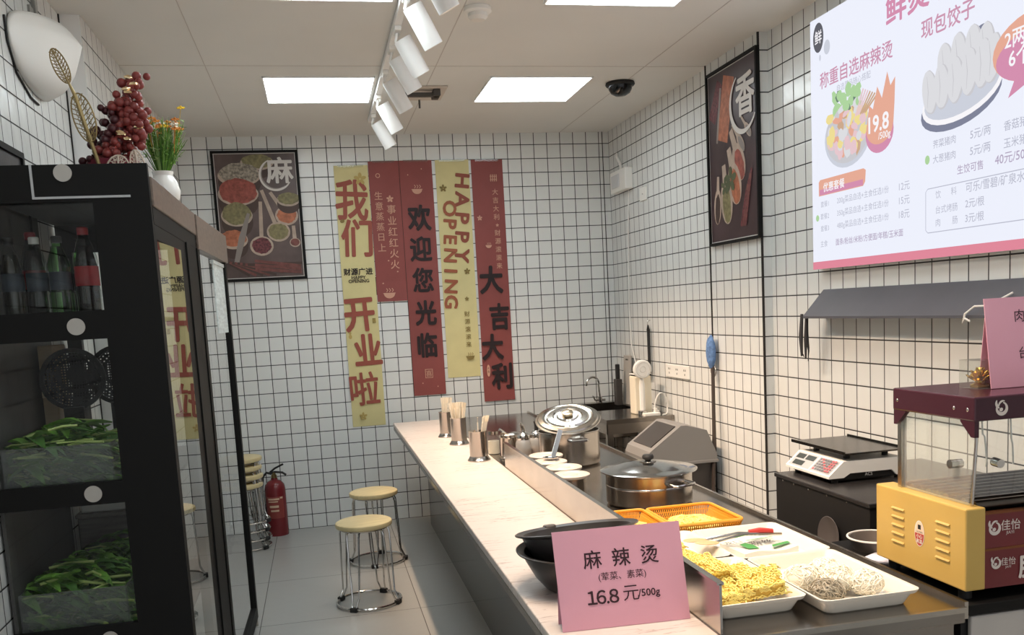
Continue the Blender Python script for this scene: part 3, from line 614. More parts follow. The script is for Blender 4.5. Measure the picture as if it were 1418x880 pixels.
def sticks(x, y, n, r, lab, grp, mt, lean=(0, 0), first=None, h=0):
    for k in range(n):
        o = st if first and k == 0 else st.copy()
        if o is not st: COL.objects.link(o)
        a = random.uniform(0, 2*PI); q = r*math.sqrt(random.random())
        o.location = (x+q*math.cos(a)*.6, y+q*math.sin(a)*.6, CT+.012+h); o.rotation_euler = (-q*math.sin(a)*4.2+lean[1]+random.uniform(-.05, .05), q*math.cos(a)*4.2+lean[0]+random.uniform(-.05, .05), random.uniform(0, 3))
        o['label'] = lab; o['group'] = grp
st.data.materials[0] = M_WRAP
sticks(1.49, -1.56, 30, .034, 'paper-wrapped chopsticks standing in the middle steel holder', 'chopsticks in the middle holder', M_WRAP, first=True)
sticks(1.462, -1.2, 20, .026, 'pale wrapped chopsticks standing in the farthest steel holder', 'chopsticks in the farthest holder', M_WRAPC)
sticks(1.496, -2.19, 7, .014, 'wrapped chopsticks leaning left out of the nearest holder', 'chopsticks leaning in the nearest holder', M_WRAP, (-.26, .06), h=-.006)

# ---- jar with spoons, two oil dispensers
t = thing('condiment_jar', 'steel condiment jar with a spoon handle beside the oil bottles', 'jar', (1.66, -2.2, CT)); M = TR(1.66, -2.2, CT)
obj('body', MB().lathe([(0, 0), (.058, 0), (.058, .008), (.05, .014), (.05, .105), (.054, .11), (.047, .11), (.046, .02), (0, .02)], M, 32), M_CUP, t)
obj('lid', MB().lathe([(.055, .11), (.055, .122), (.045, .13), (.02, .134), (0, .134)], M, 32), M_STEEL, t)
obj('spoon_handle', MB().tube([(1.66, -2.2, .86), (1.625, -2.22, .89), (1.602, -2.23, .905)], [.004, .006, .008]), M_CHROME, t)
t = thing('small_glass_jar', 'small glass jar of white seasoning between holder and steel jar', 'jar', (1.607, -2.02, CT)); M = TR(1.607, -2.02, CT)
obj('glass', MB().lathe([(0, 0), (.03, 0), (.033, .004), (.033, .085), (.026, .1), (.026, .105)], M), M_PLASTIC, t)
obj('seasoning', MB().lathe([(0, .003), (.03, .003), (.03, .07), (0, .07)], M), mat('white seasoning', (226, 214, 196), .8), t)
obj('cap', MB().lathe([(0, .105), (.029, .105), (.029, .122), (0, .124)], M), M_CUP, t)
M_FROST = glass_mat('cloudy bottle glass', (.86, .86, .84), 1.6, .05, 1.5, milk=.3)
def dispenser(x, y, label, up):
    t = thing('oil_dispenser', label, 'oil bottle', (x, y, CT), 'glass oil dispensers'); M = TR(x, y, CT)
    obj('bottle', MB().lathe([(0, 0), (.036, 0), (.039, .004), (.039, .095), (.034, .108), (.03, .112)], M), M_FROST, t)
    obj('oil', MB().lathe([(0, .003), (.035, .003), (.035, .06), (0, .06)], M), mat('sauce', (150, 122, 96), .3), t)
    obj('collar', MB().lathe([(.031, .108), (.034, .112), (.034, .13), (.028, .138), (.022, .142), (.02, .148), (0, .15)], M), M_CHROME, t)
    obj('spout', MB().tube([(x, y, CT+.147), (x, y, CT+.168), (x-.005, y-.004, CT+.183), (x-.012, y-.008, CT+.193)], [.011, .01, .008, .005]), M_CHROME if up else M_BLACKM, t)
dispenser(1.699, -2.34, 'glass oil dispenser with chrome spout, left of the pair by the tall pot', 1); dispenser(1.778, -2.30, 'glass oil dispenser with black spout, right of the pair by the tall pot', 0)

# ---- four canisters with pale lids, slotted ladle
M_LID = mat('pale canister lid', (206, 194, 182), .3); ca = []
for k, (x, y) in enumerate(((1.70, -2.80), (1.672, -2.975), (1.69, -3.14), (1.672, -3.315))):
    lab = ('farthest of four lidded canisters, with the ladle on it', 'second of four lidded canisters, counted from the tall pot', 'third of four lidded canisters, counted from the tall pot', 'nearest of four lidded canisters along the steel guard')[k]
    if k == 0:
        t = thing('lidded_canister', lab, 'canister', (0, 0, 0), 'canisters along the steel guard'); ca.append(t)
        obj('body', MB().lathe([(0, 0), (.062, 0), (.064, .004), (.064, .088), (0, .088)], None, 36), M_STEEL, t)
        obj('lid', MB().lathe([(.0, .088), (.074, .088), (.077, .092), (.077, .098), (.072, .101), (.062, .101), (.058, .097), (.03, .096), (.026, .1), (0, .1)], None, 40), M_LID, t)
        t.location = (x, y, CT)
    else: dup(ca[0], (x, y, CT), (0, 0, .3*k), lab)
t = thing('ladle', 'shiny flat-handled ladle resting across the canisters against the tall pot', 'ladle', (1.69, -2.95, .852))
obj('handle', MB().box(-.011, .011, -.002, .002, 0, .13, TR(1.70, -2.93, .857) @ Matrix.Rotation(.42, 4, 'Y') @ Matrix.Rotation(-.32, 4, 'X'), b=.001), M_CHROME, t)
obj('bowl', MB().lathe([(0, 0), (.02, .001), (.034, .006), (.036, .01), (.033, .008), (.02, .004), (0, .003)], TR(1.686, -2.945, .8515), 20), M_CHROME, t)

# ---- stock pots
def pot(x, y, r, h, label):
    t = thing('stock_pot', label, 'pot', (x, y, CT), 'stainless steel pots'); M = TR(x, y, CT)
    obj('body', MB().lathe([(0, 0), (r-.01, 0), (r, .01), (r, h-.006), (r+.006, h-.003), (r+.006, h), (r-.003, h), (r-.004, h-.006), (r-.004, .012), (0, .012)], M, 56), M_STEEL, t)
    return t, M
t, M = pot(1.885, -2.52, .148, .165, 'tall stainless pot with its lid tilted open, behind the canisters')
for s in (-1,):
    obj('handle', MB().tube([(1.845, -2.66, .885), (1.842, -2.70, .886), (1.85, -2.712, .886), (1.92, -2.712, .886), (1.928, -2.70, .886), (1.925, -2.66, .885)], .007), M_CHROME, t)
obj('handle', MB().tube([(1.845, -2.38, .885), (1.845, -2.335, .885), (1.925, -2.335, .885), (1.925, -2.38, .885)], .007), M_CHROME, t)
def lidprof(r, dome=.02): return [(0, dome+.004), (r*.3, dome+.003), (r*.34, dome-.004), (r*.42, dome-.004), (r*.46, dome+.002), (r*.62, dome-.001), (r*.66, dome-.008), (r*.74, dome-.008), (r*.78, dome-.003), (r*.9, dome-.008), (r*.93, dome-.015), (r*.99, dome-.017), (r, dome-.02), (r*.985, dome-.023), (0, dome-.022)]
M_LIDS = mat('polished lid', (206, 202, 194), .2, 1)
t = thing('pot_lid', 'ribbed round steel lid tilted on top of the tall pot', 'lid', (1.885, -2.52, .918))
M = TR(1.885, -2.52, .972) @ Matrix.Rotation(-.12, 4, 'Y') @ Matrix.Rotation(.34, 4, 'X')
obj('lid', MB().lathe(lidprof(.158, .014), M, 64), M_LIDS, t)
obj('knob', MB().lathe([(0, .017), (.018, .017), (.018, .022), (.027, .025), (.027, .033), (.02, .038), (0, .039)], M, 24), mat('steel knob', (216, 206, 184), .3, 1), t)
t, M = pot(1.93, -3.5, .163, .122, 'wide stainless pot with closed lid beside the yellow baskets')
def ploop(a):
    c, s_ = math.cos(a), math.sin(a); f = lambda r, tt, z: (1.93+r*c-tt*s_, -3.5+r*s_+tt*c, CT+z)
    return [f(.160, -.045, .095), f(.205, -.047, .092), f(.213, -.038, .092), f(.213, .038, .092), f(.205, .047, .092), f(.160, .045, .095)]
obj('handle', MB().tube(ploop(-1.25), .006), M_CHROME, t); obj('handle', MB().tube(ploop(1.9), .006), M_CHROME, t)
obj('rim_band', MB().lathe([(.1635, .07), (.165, .072), (.165, .075), (.1635, .077)], TR(1.93, -3.5, CT), 56), M_CHROME, t)
t = thing('pot_lid', 'flat steel lid with a black knob closing the wide pot', 'lid', (1.93, -3.5, CT+.122)); M = TR(1.93, -3.5, CT+.1245)
obj('lid', MB().lathe([(0, .03), (.05, .03), (.1, .022), (.135, .012), (.15, .008), (.176, .006), (.184, .003), (.183, .0), (.17, .002), (.15, .002), (0, .002)], M, 64), M_CHROME, t)
obj('knob', MB().lathe([(0, .03), (.012, .03), (.011, .036), (.021, .042), (.023, .05), (.019, .057), (0, .059)], M, 24), M_BLACKM, t)
obj('knob_plate', MB().lathe([(0, .0305), (.03, .0305), (.031, .033), (0, .034)], M, 24), M_STEEL, t)

# ---- two dark bowls
M_BOWL = mat('dark grey bowl', (62, 59, 58), .32, .35)
def bowlprof(r, h): return [(0, 0), (r*.5, 0), (r*.56, .006), (r*.72, h*.35), (r*.86, h*.75), (r*.9, h*.93), (r, h-.002), (r*1.01, h+.002), (r*.985, h+.004), (r*.88, h*.985), (r*.83, h*.75), (r*.68, h*.35), (r*.5, .012), (0, .01)]
t = thing('serving_bowl', 'lower dark grey bowl on the counter behind the pink sign', 'bowl', (1.385, -4.43, CT), 'dark stacked bowls')
obj('bowl', MB().lathe(bowlprof(.168, .108), TR(1.385, -4.43, CT), 56), M_BOWL, t)
t = thing('serving_bowl', 'upper dark bowl nested at a tilt in the lower one', 'bowl', (1.39, -4.43, .80), 'dark stacked bowls')
M = TR(1.392, -4.43, .80) @ Matrix.Rotation(-.04, 4, 'Y') @ Matrix.Rotation(-.17, 4, 'X')
obj('bowl', MB().lathe(bowlprof(.168, .108), M, 56), M_BOWL, t)
obj('lug', MB().box(-.055, -.02, .148, .182, .094, .116, M, b=.006), mat('lug steel', (120, 112, 106), .3, 1), t)

# ---- pink price sign
t = thing('price_sign', 'pink folded price card standing on the counter before the dark bowls', 'price sign', (1.41, -4.78, CT))
sp = Pl((1.247, -4.765, CT+.001), (1, -.05, 0), (-.03, .16, 1)); sp2 = lambda a, b, d=0: sp(a, b, d)
def card(mb, P_, w, h, d0, d1, n=10, bow=.0):
    vs = []
    for i in range(n+1):
        b = h*i/n; k = bow*math.sin(PI*i/n)
        for a in (0, w): vs += [P_(a, b, d0+k), P_(a, b, d1+k)]
    fs = []
    for i in range(n):
        q = i*4; r = q+4
        fs += [(q, q+2, r+2, r), (q+1, r+1, r+3, q+3), (q, r, r+1, q+1), (q+2, q+3, r+3, r+2)]
    fs += [(0, 1, 3, 2), (n*4, n*4+2, n*4+3, n*4+1)]
    return mb.add(vs, fs)
obj('card', card(MB(), sp, .312, .235, -.0015, 0), M_PINK, t)
obj('back_flap', card(MB(), Pl(sp(.012, .232, -.002), sp.u, Vector((0, -.10, 1))), .288, -.236, -.0012, 0), M_PINK, t)
p = Print(sp, .0006)
for ch, a in (('麻', .090), ('辣', .160), ('烫', .230)): p.text(ch, a, .163, .046, 0, .008)
p.text('(荤菜、素菜)', .158, .119, .021, 0); [p.text(c_, x_, .073+(-.0135 if c_ == '.' else 0), .042, 0, .016) for c_, x_ in (('１', .079), ('６', .101), ('.', .1165), ('８', .132))]; p.text('元', .174, .076, .042, 0); p.text('/500g', .218, .071, .024, 0, .012)
p.cur = 0
obj('lettering', p, [M_INK], t)

# ---- baskets of noodles and trays
M_BASK = mat('amber plastic basket', (226, 158, 52), .4); M_NOOD = mat('yellow noodles', (250, 228, 132), .5, noise=.12, nscale=40); M_NOODB = mat('deep noodle yellow', (206, 168, 72), .6); M_NOOD2 = mat('pale yellow noodles', (246, 224, 132), .5, noise=.1, nscale=30)
def basket(x0, x1, y0, y1, h, label):
    t = thing('plastic_basket', label, 'basket', ((x0+x1)/2, (y0+y1)/2, CT), 'amber baskets of noodles')
    ins = .022; b0 = (x0+ins, x1-ins, y0+ins, y1-ins)
    obj('bottom', MB().box(*b0, CT+.002, CT+.006), M_BASK, t)
    mb = MB(); nx, ny = 30, 32
    for i in range(nx+1):
        f = i/nx
        for y, yb in ((y0, b0[2]), (y1, b0[3])): mb.cyl((b0[0]+(b0[1]-b0[0])*f, yb, CT+.004), (x0+.008+(x1-x0-.016)*f, y, CT+h), .0021, n=5)
    for i in range(ny+1):
        f = i/ny
        for x, xb in ((x0, b0[0]), (x1, b0[1])): mb.cyl((xb, b0[2]+(b0[3]-b0[2])*f, CT+.004), (x, y0+.008+(y1-y0-.016)*f, CT+h), .0021, n=5)
    for zf in (.35, .68):
        k = ins*(1-zf); mb.tube([(x0+k, y0+k, CT+h*zf), (x1-k, y0+k, CT+h*zf), (x1-k, y1-k, CT+h*zf), (x0+k, y1-k, CT+h*zf)], .002, 5, True)
    obj('slatted_side', mb, M_BASK, t)
    r = .022; pts = []
    for cx, cy, a in ((x1-r, y1-r, 0), (x0+r, y1-r, PI/2), (x0+r, y0+r, PI), (x1-r, y0+r, 1.5*PI)):
        pts += [(cx+r*math.cos(a+k*PI/10), cy+r*math.sin(a+k*PI/10), CT+h) for k in range(6)]
    obj('rim', MB().tube(pts, .0058, 8, True), M_BASK, t)
basket(1.597, 1.778, -4.10, -3.835, .052, 'left amber basket of noodles, beside the steel guard'); basket(1.79, 2.025, -4.11, -3.84, .052, 'right amber basket of noodles, in front of the wide pot')
def heap(x0, x1, y0, y1, z, h, n, label, seed, r=.0028, L=.03):
    rnd = random.Random(seed); mb = MB(); cx, cy = (x0+x1)/2, (y0+y1)/2
    mb.ball((cx, cy, z+.002), 1, (x1-x0)*.46, (y1-y0)*.46, h*.8, 3)
    mb.v = [(v[0], v[1], max(v[2], z)) for v in mb.v]
    for k in range(n):
        a = rnd.uniform(0, 6.28); q = math.sqrt(rnd.random()); x, y = cx+(x1-x0)*.47*q*math.cos(a), cy+(y1-y0)*.47*q*math.sin(a)
        zz = z+h*math.sqrt(max(0, 1-q*q))*.85+rnd.uniform(0, .006); b = rnd.uniform(0, 6.28); l = L*rnd.uniform(.5, 1); w = rnd.uniform(-.012, .012)
        mb.tube([(x-l*math.cos(b), y-l*math.sin(b), zz-.002), (x+w*math.sin(b), y-w*math.cos(b), zz+.004), (x+l*math.cos(b), y+l*math.sin(b), zz-.003)], r, 5)
    return solo('noodles', mb, M_NOOD2, label, 'noodles', None, 'stuff', loc=(cx, cy, z))
heap(1.622, 1.755, -4.07, -3.865, CT+.0065, .036, 200, 'loose pale yellow noodles heaped in the left amber basket', 3); heap(1.815, 2.0, -4.075, -3.87, CT+.0065, .032, 280, 'loose pale yellow noodles heaped in the right amber basket', 4)
def tray(x0, x1, y0, y1, h, label, z=CT):
    t = thing('food_tray', label, 'tray', ((x0+x1)/2, (y0+y1)/2, z), 'white melamine trays')
    def rr(x0, x1, y0, y1, r, z):
        pts = []
        for cx, cy, a in ((x1-r, y1-r, 0), (x0+r, y1-r, PI/2), (x0+r, y0+r, PI), (x1-r, y0+r, 1.5*PI)): pts += [(cx+r*math.cos(a+k*PI/10), cy+r*math.sin(a+k*PI/10), z) for k in range(6)]
        return pts
    L = [(.028, 0), (.024, .003), (.012, h*.7), (.004, h*.78), (.001, h-.004), (0, h), (.006, h), (.010, h-.004), (.03, .008), (.036, .006)]
    vs, fs = [], []
    for ins, zz in L: vs += rr(x0+ins, x1-ins, y0+ins, y1-ins, .022, z+zz)
    n = 24
    for k in range(len(L)-1): fs += [(k*n+i, k*n+(i+1) % n, (k+1)*n+(i+1) % n, (k+1)*n+i) for i in range(n)]
    fs += [tuple(range(n-1, -1, -1)), tuple((len(L)-1)*n+i for i in range(n))]
    obj('tray', MB().add(vs, fs), M_MELA, t); return t
tray(1.594, 1.838, -4.84, -4.46, .042, 'white tray of noodle cakes at the front by the steel guard'); tray(1.842, 2.105, -4.895, -4.49, .042, 'white tray with vermicelli nests, nearest the roller grill')
tray(1.832, 2.118, -4.478, -4.125, .038, 'white tray holding a printed packet behind the vermicelli tray'); tray(1.594, 1.826, -4.448, -4.13, .042, 'white tray of noodle cakes behind the pink sign')
def cake(x, y, z, w, d, h, rot, tilt, label, seed):
    rnd = random.Random(seed); mb = MB(); M = TR(x, y, z) @ RZ(rot) @ Matrix.Rotation(tilt[0], 4, 'X') @ Matrix.Rotation(tilt[1], 4, 'Y')
    mb.cur = 1; mb.box(-w/2+.006, w/2-.006, -d/2+.006, d/2-.006, .002, h-.007, b=.008); mb.cur = 0
    for k in range(int(w*d*9500)):
        px, py = rnd.uniform(-w/2, w/2), rnd.uniform(-d/2, d/2); a = rnd.choice((0, PI/2))+rnd.uniform(-.7, .7); pz = h-.005+rnd.uniform(-.003, .004)
        pts = []
        for i in range(5):
            s_ = (i-2)*.0065; o_ = .004*(1 if i % 2 else -1); xx = max(-w/2, min(w/2, px+s_*math.cos(a)-o_*math.sin(a))); yy = max(-d/2, min(d/2, py+s_*math.sin(a)+o_*math.cos(a))); pts.append((xx, yy, pz+.0018*(i % 2)))
        mb.tube(pts, .0021, 4)
    for k in range(int((w+d)*420)):
        s_ = rnd.choice((0, 1, 2, 3)); u_ = rnd.uniform(-.5, .5); zz = rnd.uniform(.004, h-.004)
        c = ((w*u_, -d/2+.004), (w*u_, d/2-.004), (-w/2+.004, d*u_), (w/2-.004, d*u_))[s_]; ax = (1, 0) if s_ < 2 else (0, 1)
        mb.tube([(c[0]+ax[0]*.0065*(i-2), c[1]+ax[1]*.0065*(i-2), zz+.003*(i % 2)) for i in range(5)], .0018, 4)
    mb.v = [tuple(M @ Vector(v)) for v in mb.v]
    return solo('noodle_cake', mb, [M_NOOD, M_NOODB], label, 'noodles', 'yellow noodle cakes', loc=(x, y, z))
z0 = CT+.0075
cake(1.672, -4.725, z0+.004, .11, .12, .038, .1, (0, 0), 'square noodle cake lying at the left front of tray', 11); cake(1.768, -4.735, z0+.026, .105, .125, .038, -.3, (.1, -.16), 'square noodle cake tilted up on the right front of tray', 12)
cake(1.668, -4.60, z0+.036, .115, .12, .036, .2, (.14, .05), 'square noodle cake leaning on the cakes behind the front one', 13); cake(1.762, -4.595, z0+.004, .105, .115, .036, .05, (0, 0), 'square noodle cake low in the tray beside the printed packet', 14)
cake(1.685, -4.36, z0+.003, .11, .11, .032, .15, (0, 0), 'noodle cake in the rear tray just right of the pink sign', 15); cake(1.70, -4.24, z0+.003, .11, .1, .032, -.1, (0, 0), 'noodle cake at the far end of the rear tray', 16)
def nest(x, y, z, r, sz, m, label, seed, n=90):
    rnd = random.Random(seed); mb = MB()
    mb.ball((x, y, z+r*sz), r*.86, 1, 1, sz*.95, 3)
    for k in range(n):
        q = Euler((rnd.uniform(0, 6), rnd.uniform(0, 6), rnd.uniform(0, 6))).to_matrix(); a0 = rnd.uniform(0, 6); R_ = r*rnd.uniform(.82, 1.0)
        pts = []
        for i in range(7):
            v = q @ Vector((math.cos(a0+i*.33), math.sin(a0+i*.33), .12*math.sin(i*2)))*R_; pts.append((x+v.x, y+v.y, z+r*sz+v.z*sz))
        mb.tube(pts, .0014, 4)
    mb.v = [(v[0], v[1], max(v[2], z)) for v in mb.v]
    return solo('vermicelli_nest', mb, m, label, 'vermicelli', 'vermicelli nests in the white tray', loc=(x, y, z))
M_VERM = mat('pale vermicelli', (255, 250, 234), .35); M_VERG = mat('grey glass noodles', (176, 166, 146), .35, noise=.2, nscale=50)
z0 = CT+.0068
nest(1.905, -4.805, z0, .046, .62, M_VERG, 'grey vermicelli nest at the front of the tray', 21, 130); nest(1.968, -4.745, z0, .05, .72, M_VERM, 'pale vermicelli nest in the middle of the tray', 22); nest(2.02, -4.79, z0, .045, .72, M_VERM, 'pale vermicelli nest on the right of the tray', 23)
nest(1.90, -4.695, z0, .046, .7, M_VERM, 'pale vermicelli nest at the back left of the tray', 24); nest(1.995, -4.645, z0, .045, .65, M_VERM, 'pale vermicelli nest at the back of the tray', 25)
# packet and tongs lying over the trays
t = thing('printed_packet', 'white packet with green print lying in the tray', 'packet', (1.94, -4.33, CT+.01))
pk = Pl((1.87, -4.435, CT+.036), (1, .1, 0), (-.1, 1, .0)); mb = MB()
vs = [pk(a, b, d+.004*math.sin(a*40)*math.cos(b*30)*(d > -.01)) for b in [i*.02 for i in range(8)] for a in [i*.022 for i in range(9)] for d in (0,)]
fs = [(r*9+c, r*9+c+1, r*9+c+10, r*9+c+9) for r in range(7) for c in range(8)]
k = len(vs); vs += [pk(a, b, -.026) for b in (0, .14) for a in (0, .176)]
fs += [tuple([k, k+1]+list(range(8, -1, -1))), tuple([k+3, k+2]+list(range(63, 72))), (k+2, k, 0, 9, 18, 27, 36, 45, 54, 63), tuple([k+1, k+3]+list(range(71, 7, -9))), (k, k+2, k+3, k+1)]
obj('wrapper', MB().add(vs, fs, True), mat('packet white', (232, 232, 222), .3), t, sharp=50)
p = Print(pk, .0055)
p.poly([(.03, .03), (.06, .02), (.065, .06), (.055, .09), (.03, .08)], 0); p.poly([(.1, .015), (.17, .03), (.172, .05), (.11, .035)], 0)
p.text('粉丝', .1, .075, .04, 1, .01); p.text('龙口', .025, .11, .03, 1, .01); p.stroke([(.07, .11), (.165, .115)], .006, 0)
obj('packet_print', p, [mat('packet green', (74, 150, 78), .5), mat('packet grey text', (104, 104, 100), .5)], t)
t = thing('serving_tongs', 'steel tongs with red grip and flat tan ends lying across the trays', 'tongs', (1.87, -4.33, CT+.05))
a, b = Vector((1.775, -4.305, .806)), Vector((2.03, -4.345, .808))
for dy, ml in ((.0, 1), (.03, .92)):
    e = a+Vector((.02 if dy else 0, -dy*1.3, .0))
    obj('arm', MB().tube([e+(b-e)*.12, e+(b-e)*.5+Vector((0, 0, .012)), b], .0045), M_STEEL, t)
    obj('paddle', MB().ball((0, 0, 0), .036, 1, .55, .12, 3, TR(*e) @ RZ(-.25-dy*8)), mat('tan paddle', (206, 172, 128), .45), t)
obj('grip', MB().tube([a+(b-a)*.62+Vector((0, 0, .012)), a+(b-a)*.75+Vector((0, 0, .013)), a+(b-a)*.9+Vector((0, 0, .01))], [.008, .011, .008]), mat('red grip', (190, 62, 56), .4), t)

# ================================================================== sink corner
ST = .765
t = thing('sink_table', 'stainless steel sink table in the right back corner', 'sink table', (2.74, -.6, 0))
obj('top', MB().box(2.51, 2.972, -1.15, -.62, ST-.03, ST).box(2.51, 2.60, -.62, -.02, ST-.03, ST).box(2.90, 2.972, -.62, -.02, ST-.03, ST).box(2.60, 2.90, -.12, -.02, ST-.03, ST), M_STEELD, t)
obj('basin', MB().box(2.60, 2.604, -.62, -.12, ST-.2, ST-.001).box(2.896, 2.90, -.62, -.12, ST-.2, ST-.001).box(2.6, 2.9, -.62, -.616, ST-.2, ST-.001).box(2.6, 2.9, -.124, -.12, ST-.2, ST-.001).box(2.6, 2.9, -.62, -.12, ST-.2, ST-.196), M_STEELD, t)
obj('apron', MB().box(2.51, 2.516, -1.15, -.02, ST-.095, ST-.03).box(2.51, 2.972, -1.15, -1.144, ST-.095, ST-.03), M_STEEL, t)
for x, y in ((2.535, -1.12), (2.95, -1.12), (2.535, -.06), (2.95, -.06)): obj('leg', MB().box(x-.02, x+.02, y-.02, y+.02, 0, ST-.031), M_STEEL, t)
obj('shelf', MB().box(2.56, 2.93, -1.1, -.08, .2, .215), M_STEELD, t)
t = thing('sink_faucet', 'chrome gooseneck faucet at the sink', 'faucet', (2.78, -.09, ST))
obj('base', MB().cyl((2.80, -.085, ST), (2.80, -.085, ST+.045), .016).cyl((2.76, -.085, ST+.02), (2.84, -.085, ST+.02), .009), M_CHROME, t)
obj('spout', MB().tube([(2.80, -.085, ST+.04), (2.79, -.09, ST+.14)]+arcpts((2.735, -.12, ST+.145), .055, .1, 2.8, 9, (1, .3, 0), (0, 0, 1))+[(2.682, -.13, ST+.14)], .008), M_CHROME, t)
obj('handle', MB().tube([(2.76, -.085, ST+.02), (2.745, -.1, ST+.05), (2.735, -.11, ST+.055)], .006), M_CHROME, t)
t = thing('chopping_board', 'pale grey chopping board leaning in the corner by the faucet', 'chopping board', (2.92, -.3, ST))
Mx = TR(2.925, -.34, ST+.002) @ Matrix.Rotation(.06, 4, 'Y')
obj('board', MB().box(-.007, .007, -.075, .075, 0, .36, Mx, b=.005), mat('grey board', (172, 166, 158), .6), t)
obj('grip_hole', MB().box(-.0075, .0075, -.03, .03, .32, .335, Mx, b=.003), mat('board slot', (86, 82, 78), .7), t)
t = thing('knife_holder', 'dark upright knife holder beside the chopping board', 'knife holder', (2.86, -.33, ST))
obj('block', MB().box(2.845, 2.89, -.36, -.29, ST, ST+.19, b=.004), mat('dark block', (58, 54, 52), .5), t)
obj('knife_handle', MB().box(2.853, 2.882, -.342, -.312, ST+.18, ST+.30, b=.006), M_BLACKM, t)
t = thing('box_dispenser', 'tall white box dispenser standing on the sink table', 'dispenser', (2.83, -.92, ST))
obj('box', MB().box(2.765, 2.883, -.99, -.88, ST, ST+.255, b=.008), mat('cream white plastic', (240, 230, 208), .35), t)
obj('dark_gap', MB().box(2.773, 2.875, -.982, -.888, ST+.255, ST+.265), M_BLACKM, t)
obj('lid', MB().box(2.765, 2.883, -.99, -.88, ST+.264, ST+.27, b=.002), M_WHITE, t)
t = thing('desk_fan', 'white round-headed handheld fan in front of the white box', 'fan', (2.82, -1.05, ST))
obj('stem', MB().tube([(2.80, -1.03, ST+.03), (2.80, -1.03, ST+.2), (2.80, -1.03, ST+.25)], [.019, .02, .012]), M_WHITE, t)
Mf = TR(2.80, -1.045, ST+.305) @ Matrix.Rotation(PI/2, 4, 'X')
obj('head', MB().lathe([(0, -.012), (.055, -.012), (.062, -.005), (.062, .008), (.055, .014), (0, .014)], Mf, 36), M_WHITE, t)
obj('grille', MB().lathe([(.018, .0142), (.02, .0165), (.022, .0142)], Mf, 24).lathe([(.044, .0142), (.046, .0165), (.048, .0142)], Mf, 30), mat('fan grille', (214, 210, 204), .5), t)
obj('base', MB().lathe([(0, 0), (.03, 0), (.032, .006), (.03, .03), (.012, .036), (0, .036)], TR(2.80, -1.03, ST)), M_CHROME, t)
t = thing('power_strip', 'white extension socket with looped cable on the sink table', 'power strip', (2.86, -1.1, ST))
obj('body', MB().box(2.775, 2.885, -1.135, -1.085, ST, ST+.022, b=.005), M_WHITE, t)
obj('plug', MB().box(2.868, 2.90, -1.075, -1.04, ST, ST+.028, b=.005).cyl((2.86, -1.11, ST+.02), (2.86, -1.11, ST+.05), .012), M_WHITE, t)
obj('cable', MB().tube([(2.86, -1.11, ST+.045)]+arcpts((2.905, -1.09, ST+.05), .045, PI, 0, 14, (1, .1, 0), (.1, 0, 2.1))+[(2.945, -1.10, ST+.02), (2.93, -1.12, ST+.006), (2.90, -1.13, ST+.005)], .0045), M_WHITE, t)

# ---- swing-lid bin
t = thing('waste_bin', 'grey swing-lid bin between the sink table and the pier', 'bin', (2.70, -1.78, 0))
bx0, bx1, by0, by1, bz = 2.49, 2.90, -1.95, -1.58, .60
obj('body', MB().add([(bx0+.05, by0+.05, 0), (bx1-.05, by0+.05, 0), (bx1-.05, by1-.05, 0), (bx0+.05, by1-.05, 0), (bx0+.012, by0+.012, bz), (bx1-.012, by0+.012, bz), (bx1-.012, by1-.012, bz), (bx0+.012, by1-.012, bz)], [(0, 3, 2, 1), (4, 5, 6, 7), (0, 1, 5, 4), (1, 2, 6, 5), (2, 3, 7, 6), (3, 0, 4, 7)]), mat('bin charcoal', (62, 58, 56), .5), t)
M_BIN = mat('bin grey', (132, 130, 128), .45)
Mq2 = Matrix(((1, 0, 0, 0), (0, 0, 1, 0), (0, 1, 0, 0), (0, 0, 0, 1)))
prof = [(bx0-.005, bz), (bx1+.005, bz), (bx1+.005, bz+.03), (bx1-.055, bz+.17), (bx0+.235, bz+.205), (bx0+.2, bz+.205), (bx0+.012, bz+.07), (bx0-.005, bz+.03)]
obj('lid', MB().prism(prof, by0-.005, by1+.005, Mq2), M_BIN, t)
fl = Vector((bx0+.2, 0, bz+.205))-Vector((bx0+.012, 0, bz+.07)); fl.normalize(); nn = Vector((-fl.z, 0, fl.x))
o0 = Vector((bx0+.012, 0, bz+.07))
mb = MB(); pts = [o0+fl*a+nn*d+Vector((0, y, 0)) for a in (.03, .215) for y in (by0+.04, by1-.04) for d in (.0, .006)]
mb.add(pts, [(0, 1, 3, 2), (4, 6, 7, 5), (0, 4, 5, 1), (2, 3, 7, 6), (0, 2, 6, 4), (1, 5, 7, 3)])
obj('flap', mb, mat('bin flap', (58, 54, 52), .35), t)
obj('rim', MB().box(bx0-.012, bx1+.012, by0-.012, by1+.012, bz-.018, bz, b=.004), M_BIN, t)

# ================================================================== right foreground: black cabinet, scale, grill table, roller grill
t = thing('black_cabinet', 'low black cabinet against the right wall under the scale', 'cabinet', (2.68, -3.97, 0))
obj('body', MB().box(2.37, 2.985, -4.27, -3.67, .03, .835), M_BLACKM, t)
obj('top', MB().box(2.364, 2.987, -4.275, -3.664, .835, .85, b=.003), mat('black cabinet top', (44, 42, 42), .25), t)
for x in (2.41, 2.94):
    for y in (-4.23, -3.71): obj('foot', MB().cyl((x, y, 0), (x, y, .03), .02), M_BLACKM, t)
sr = MB()
for y in (-3.72, -3.80, -3.90, -4.02, -4.14): sr.ball((2.3705, y, .828), .0045, .4, 1, 1, 1)
obj('rivet_row', sr, M_STEEL, t)
t = thing('weighing_scale', 'white electronic weighing scale with black plate on the black cabinet', 'scale', (2.57, -3.80, .85))
sb = Matrix(((1, 0, 0, 0), (0, 0, 1, 0), (0, 1, 0, 0), (0, 0, 0, 1)))
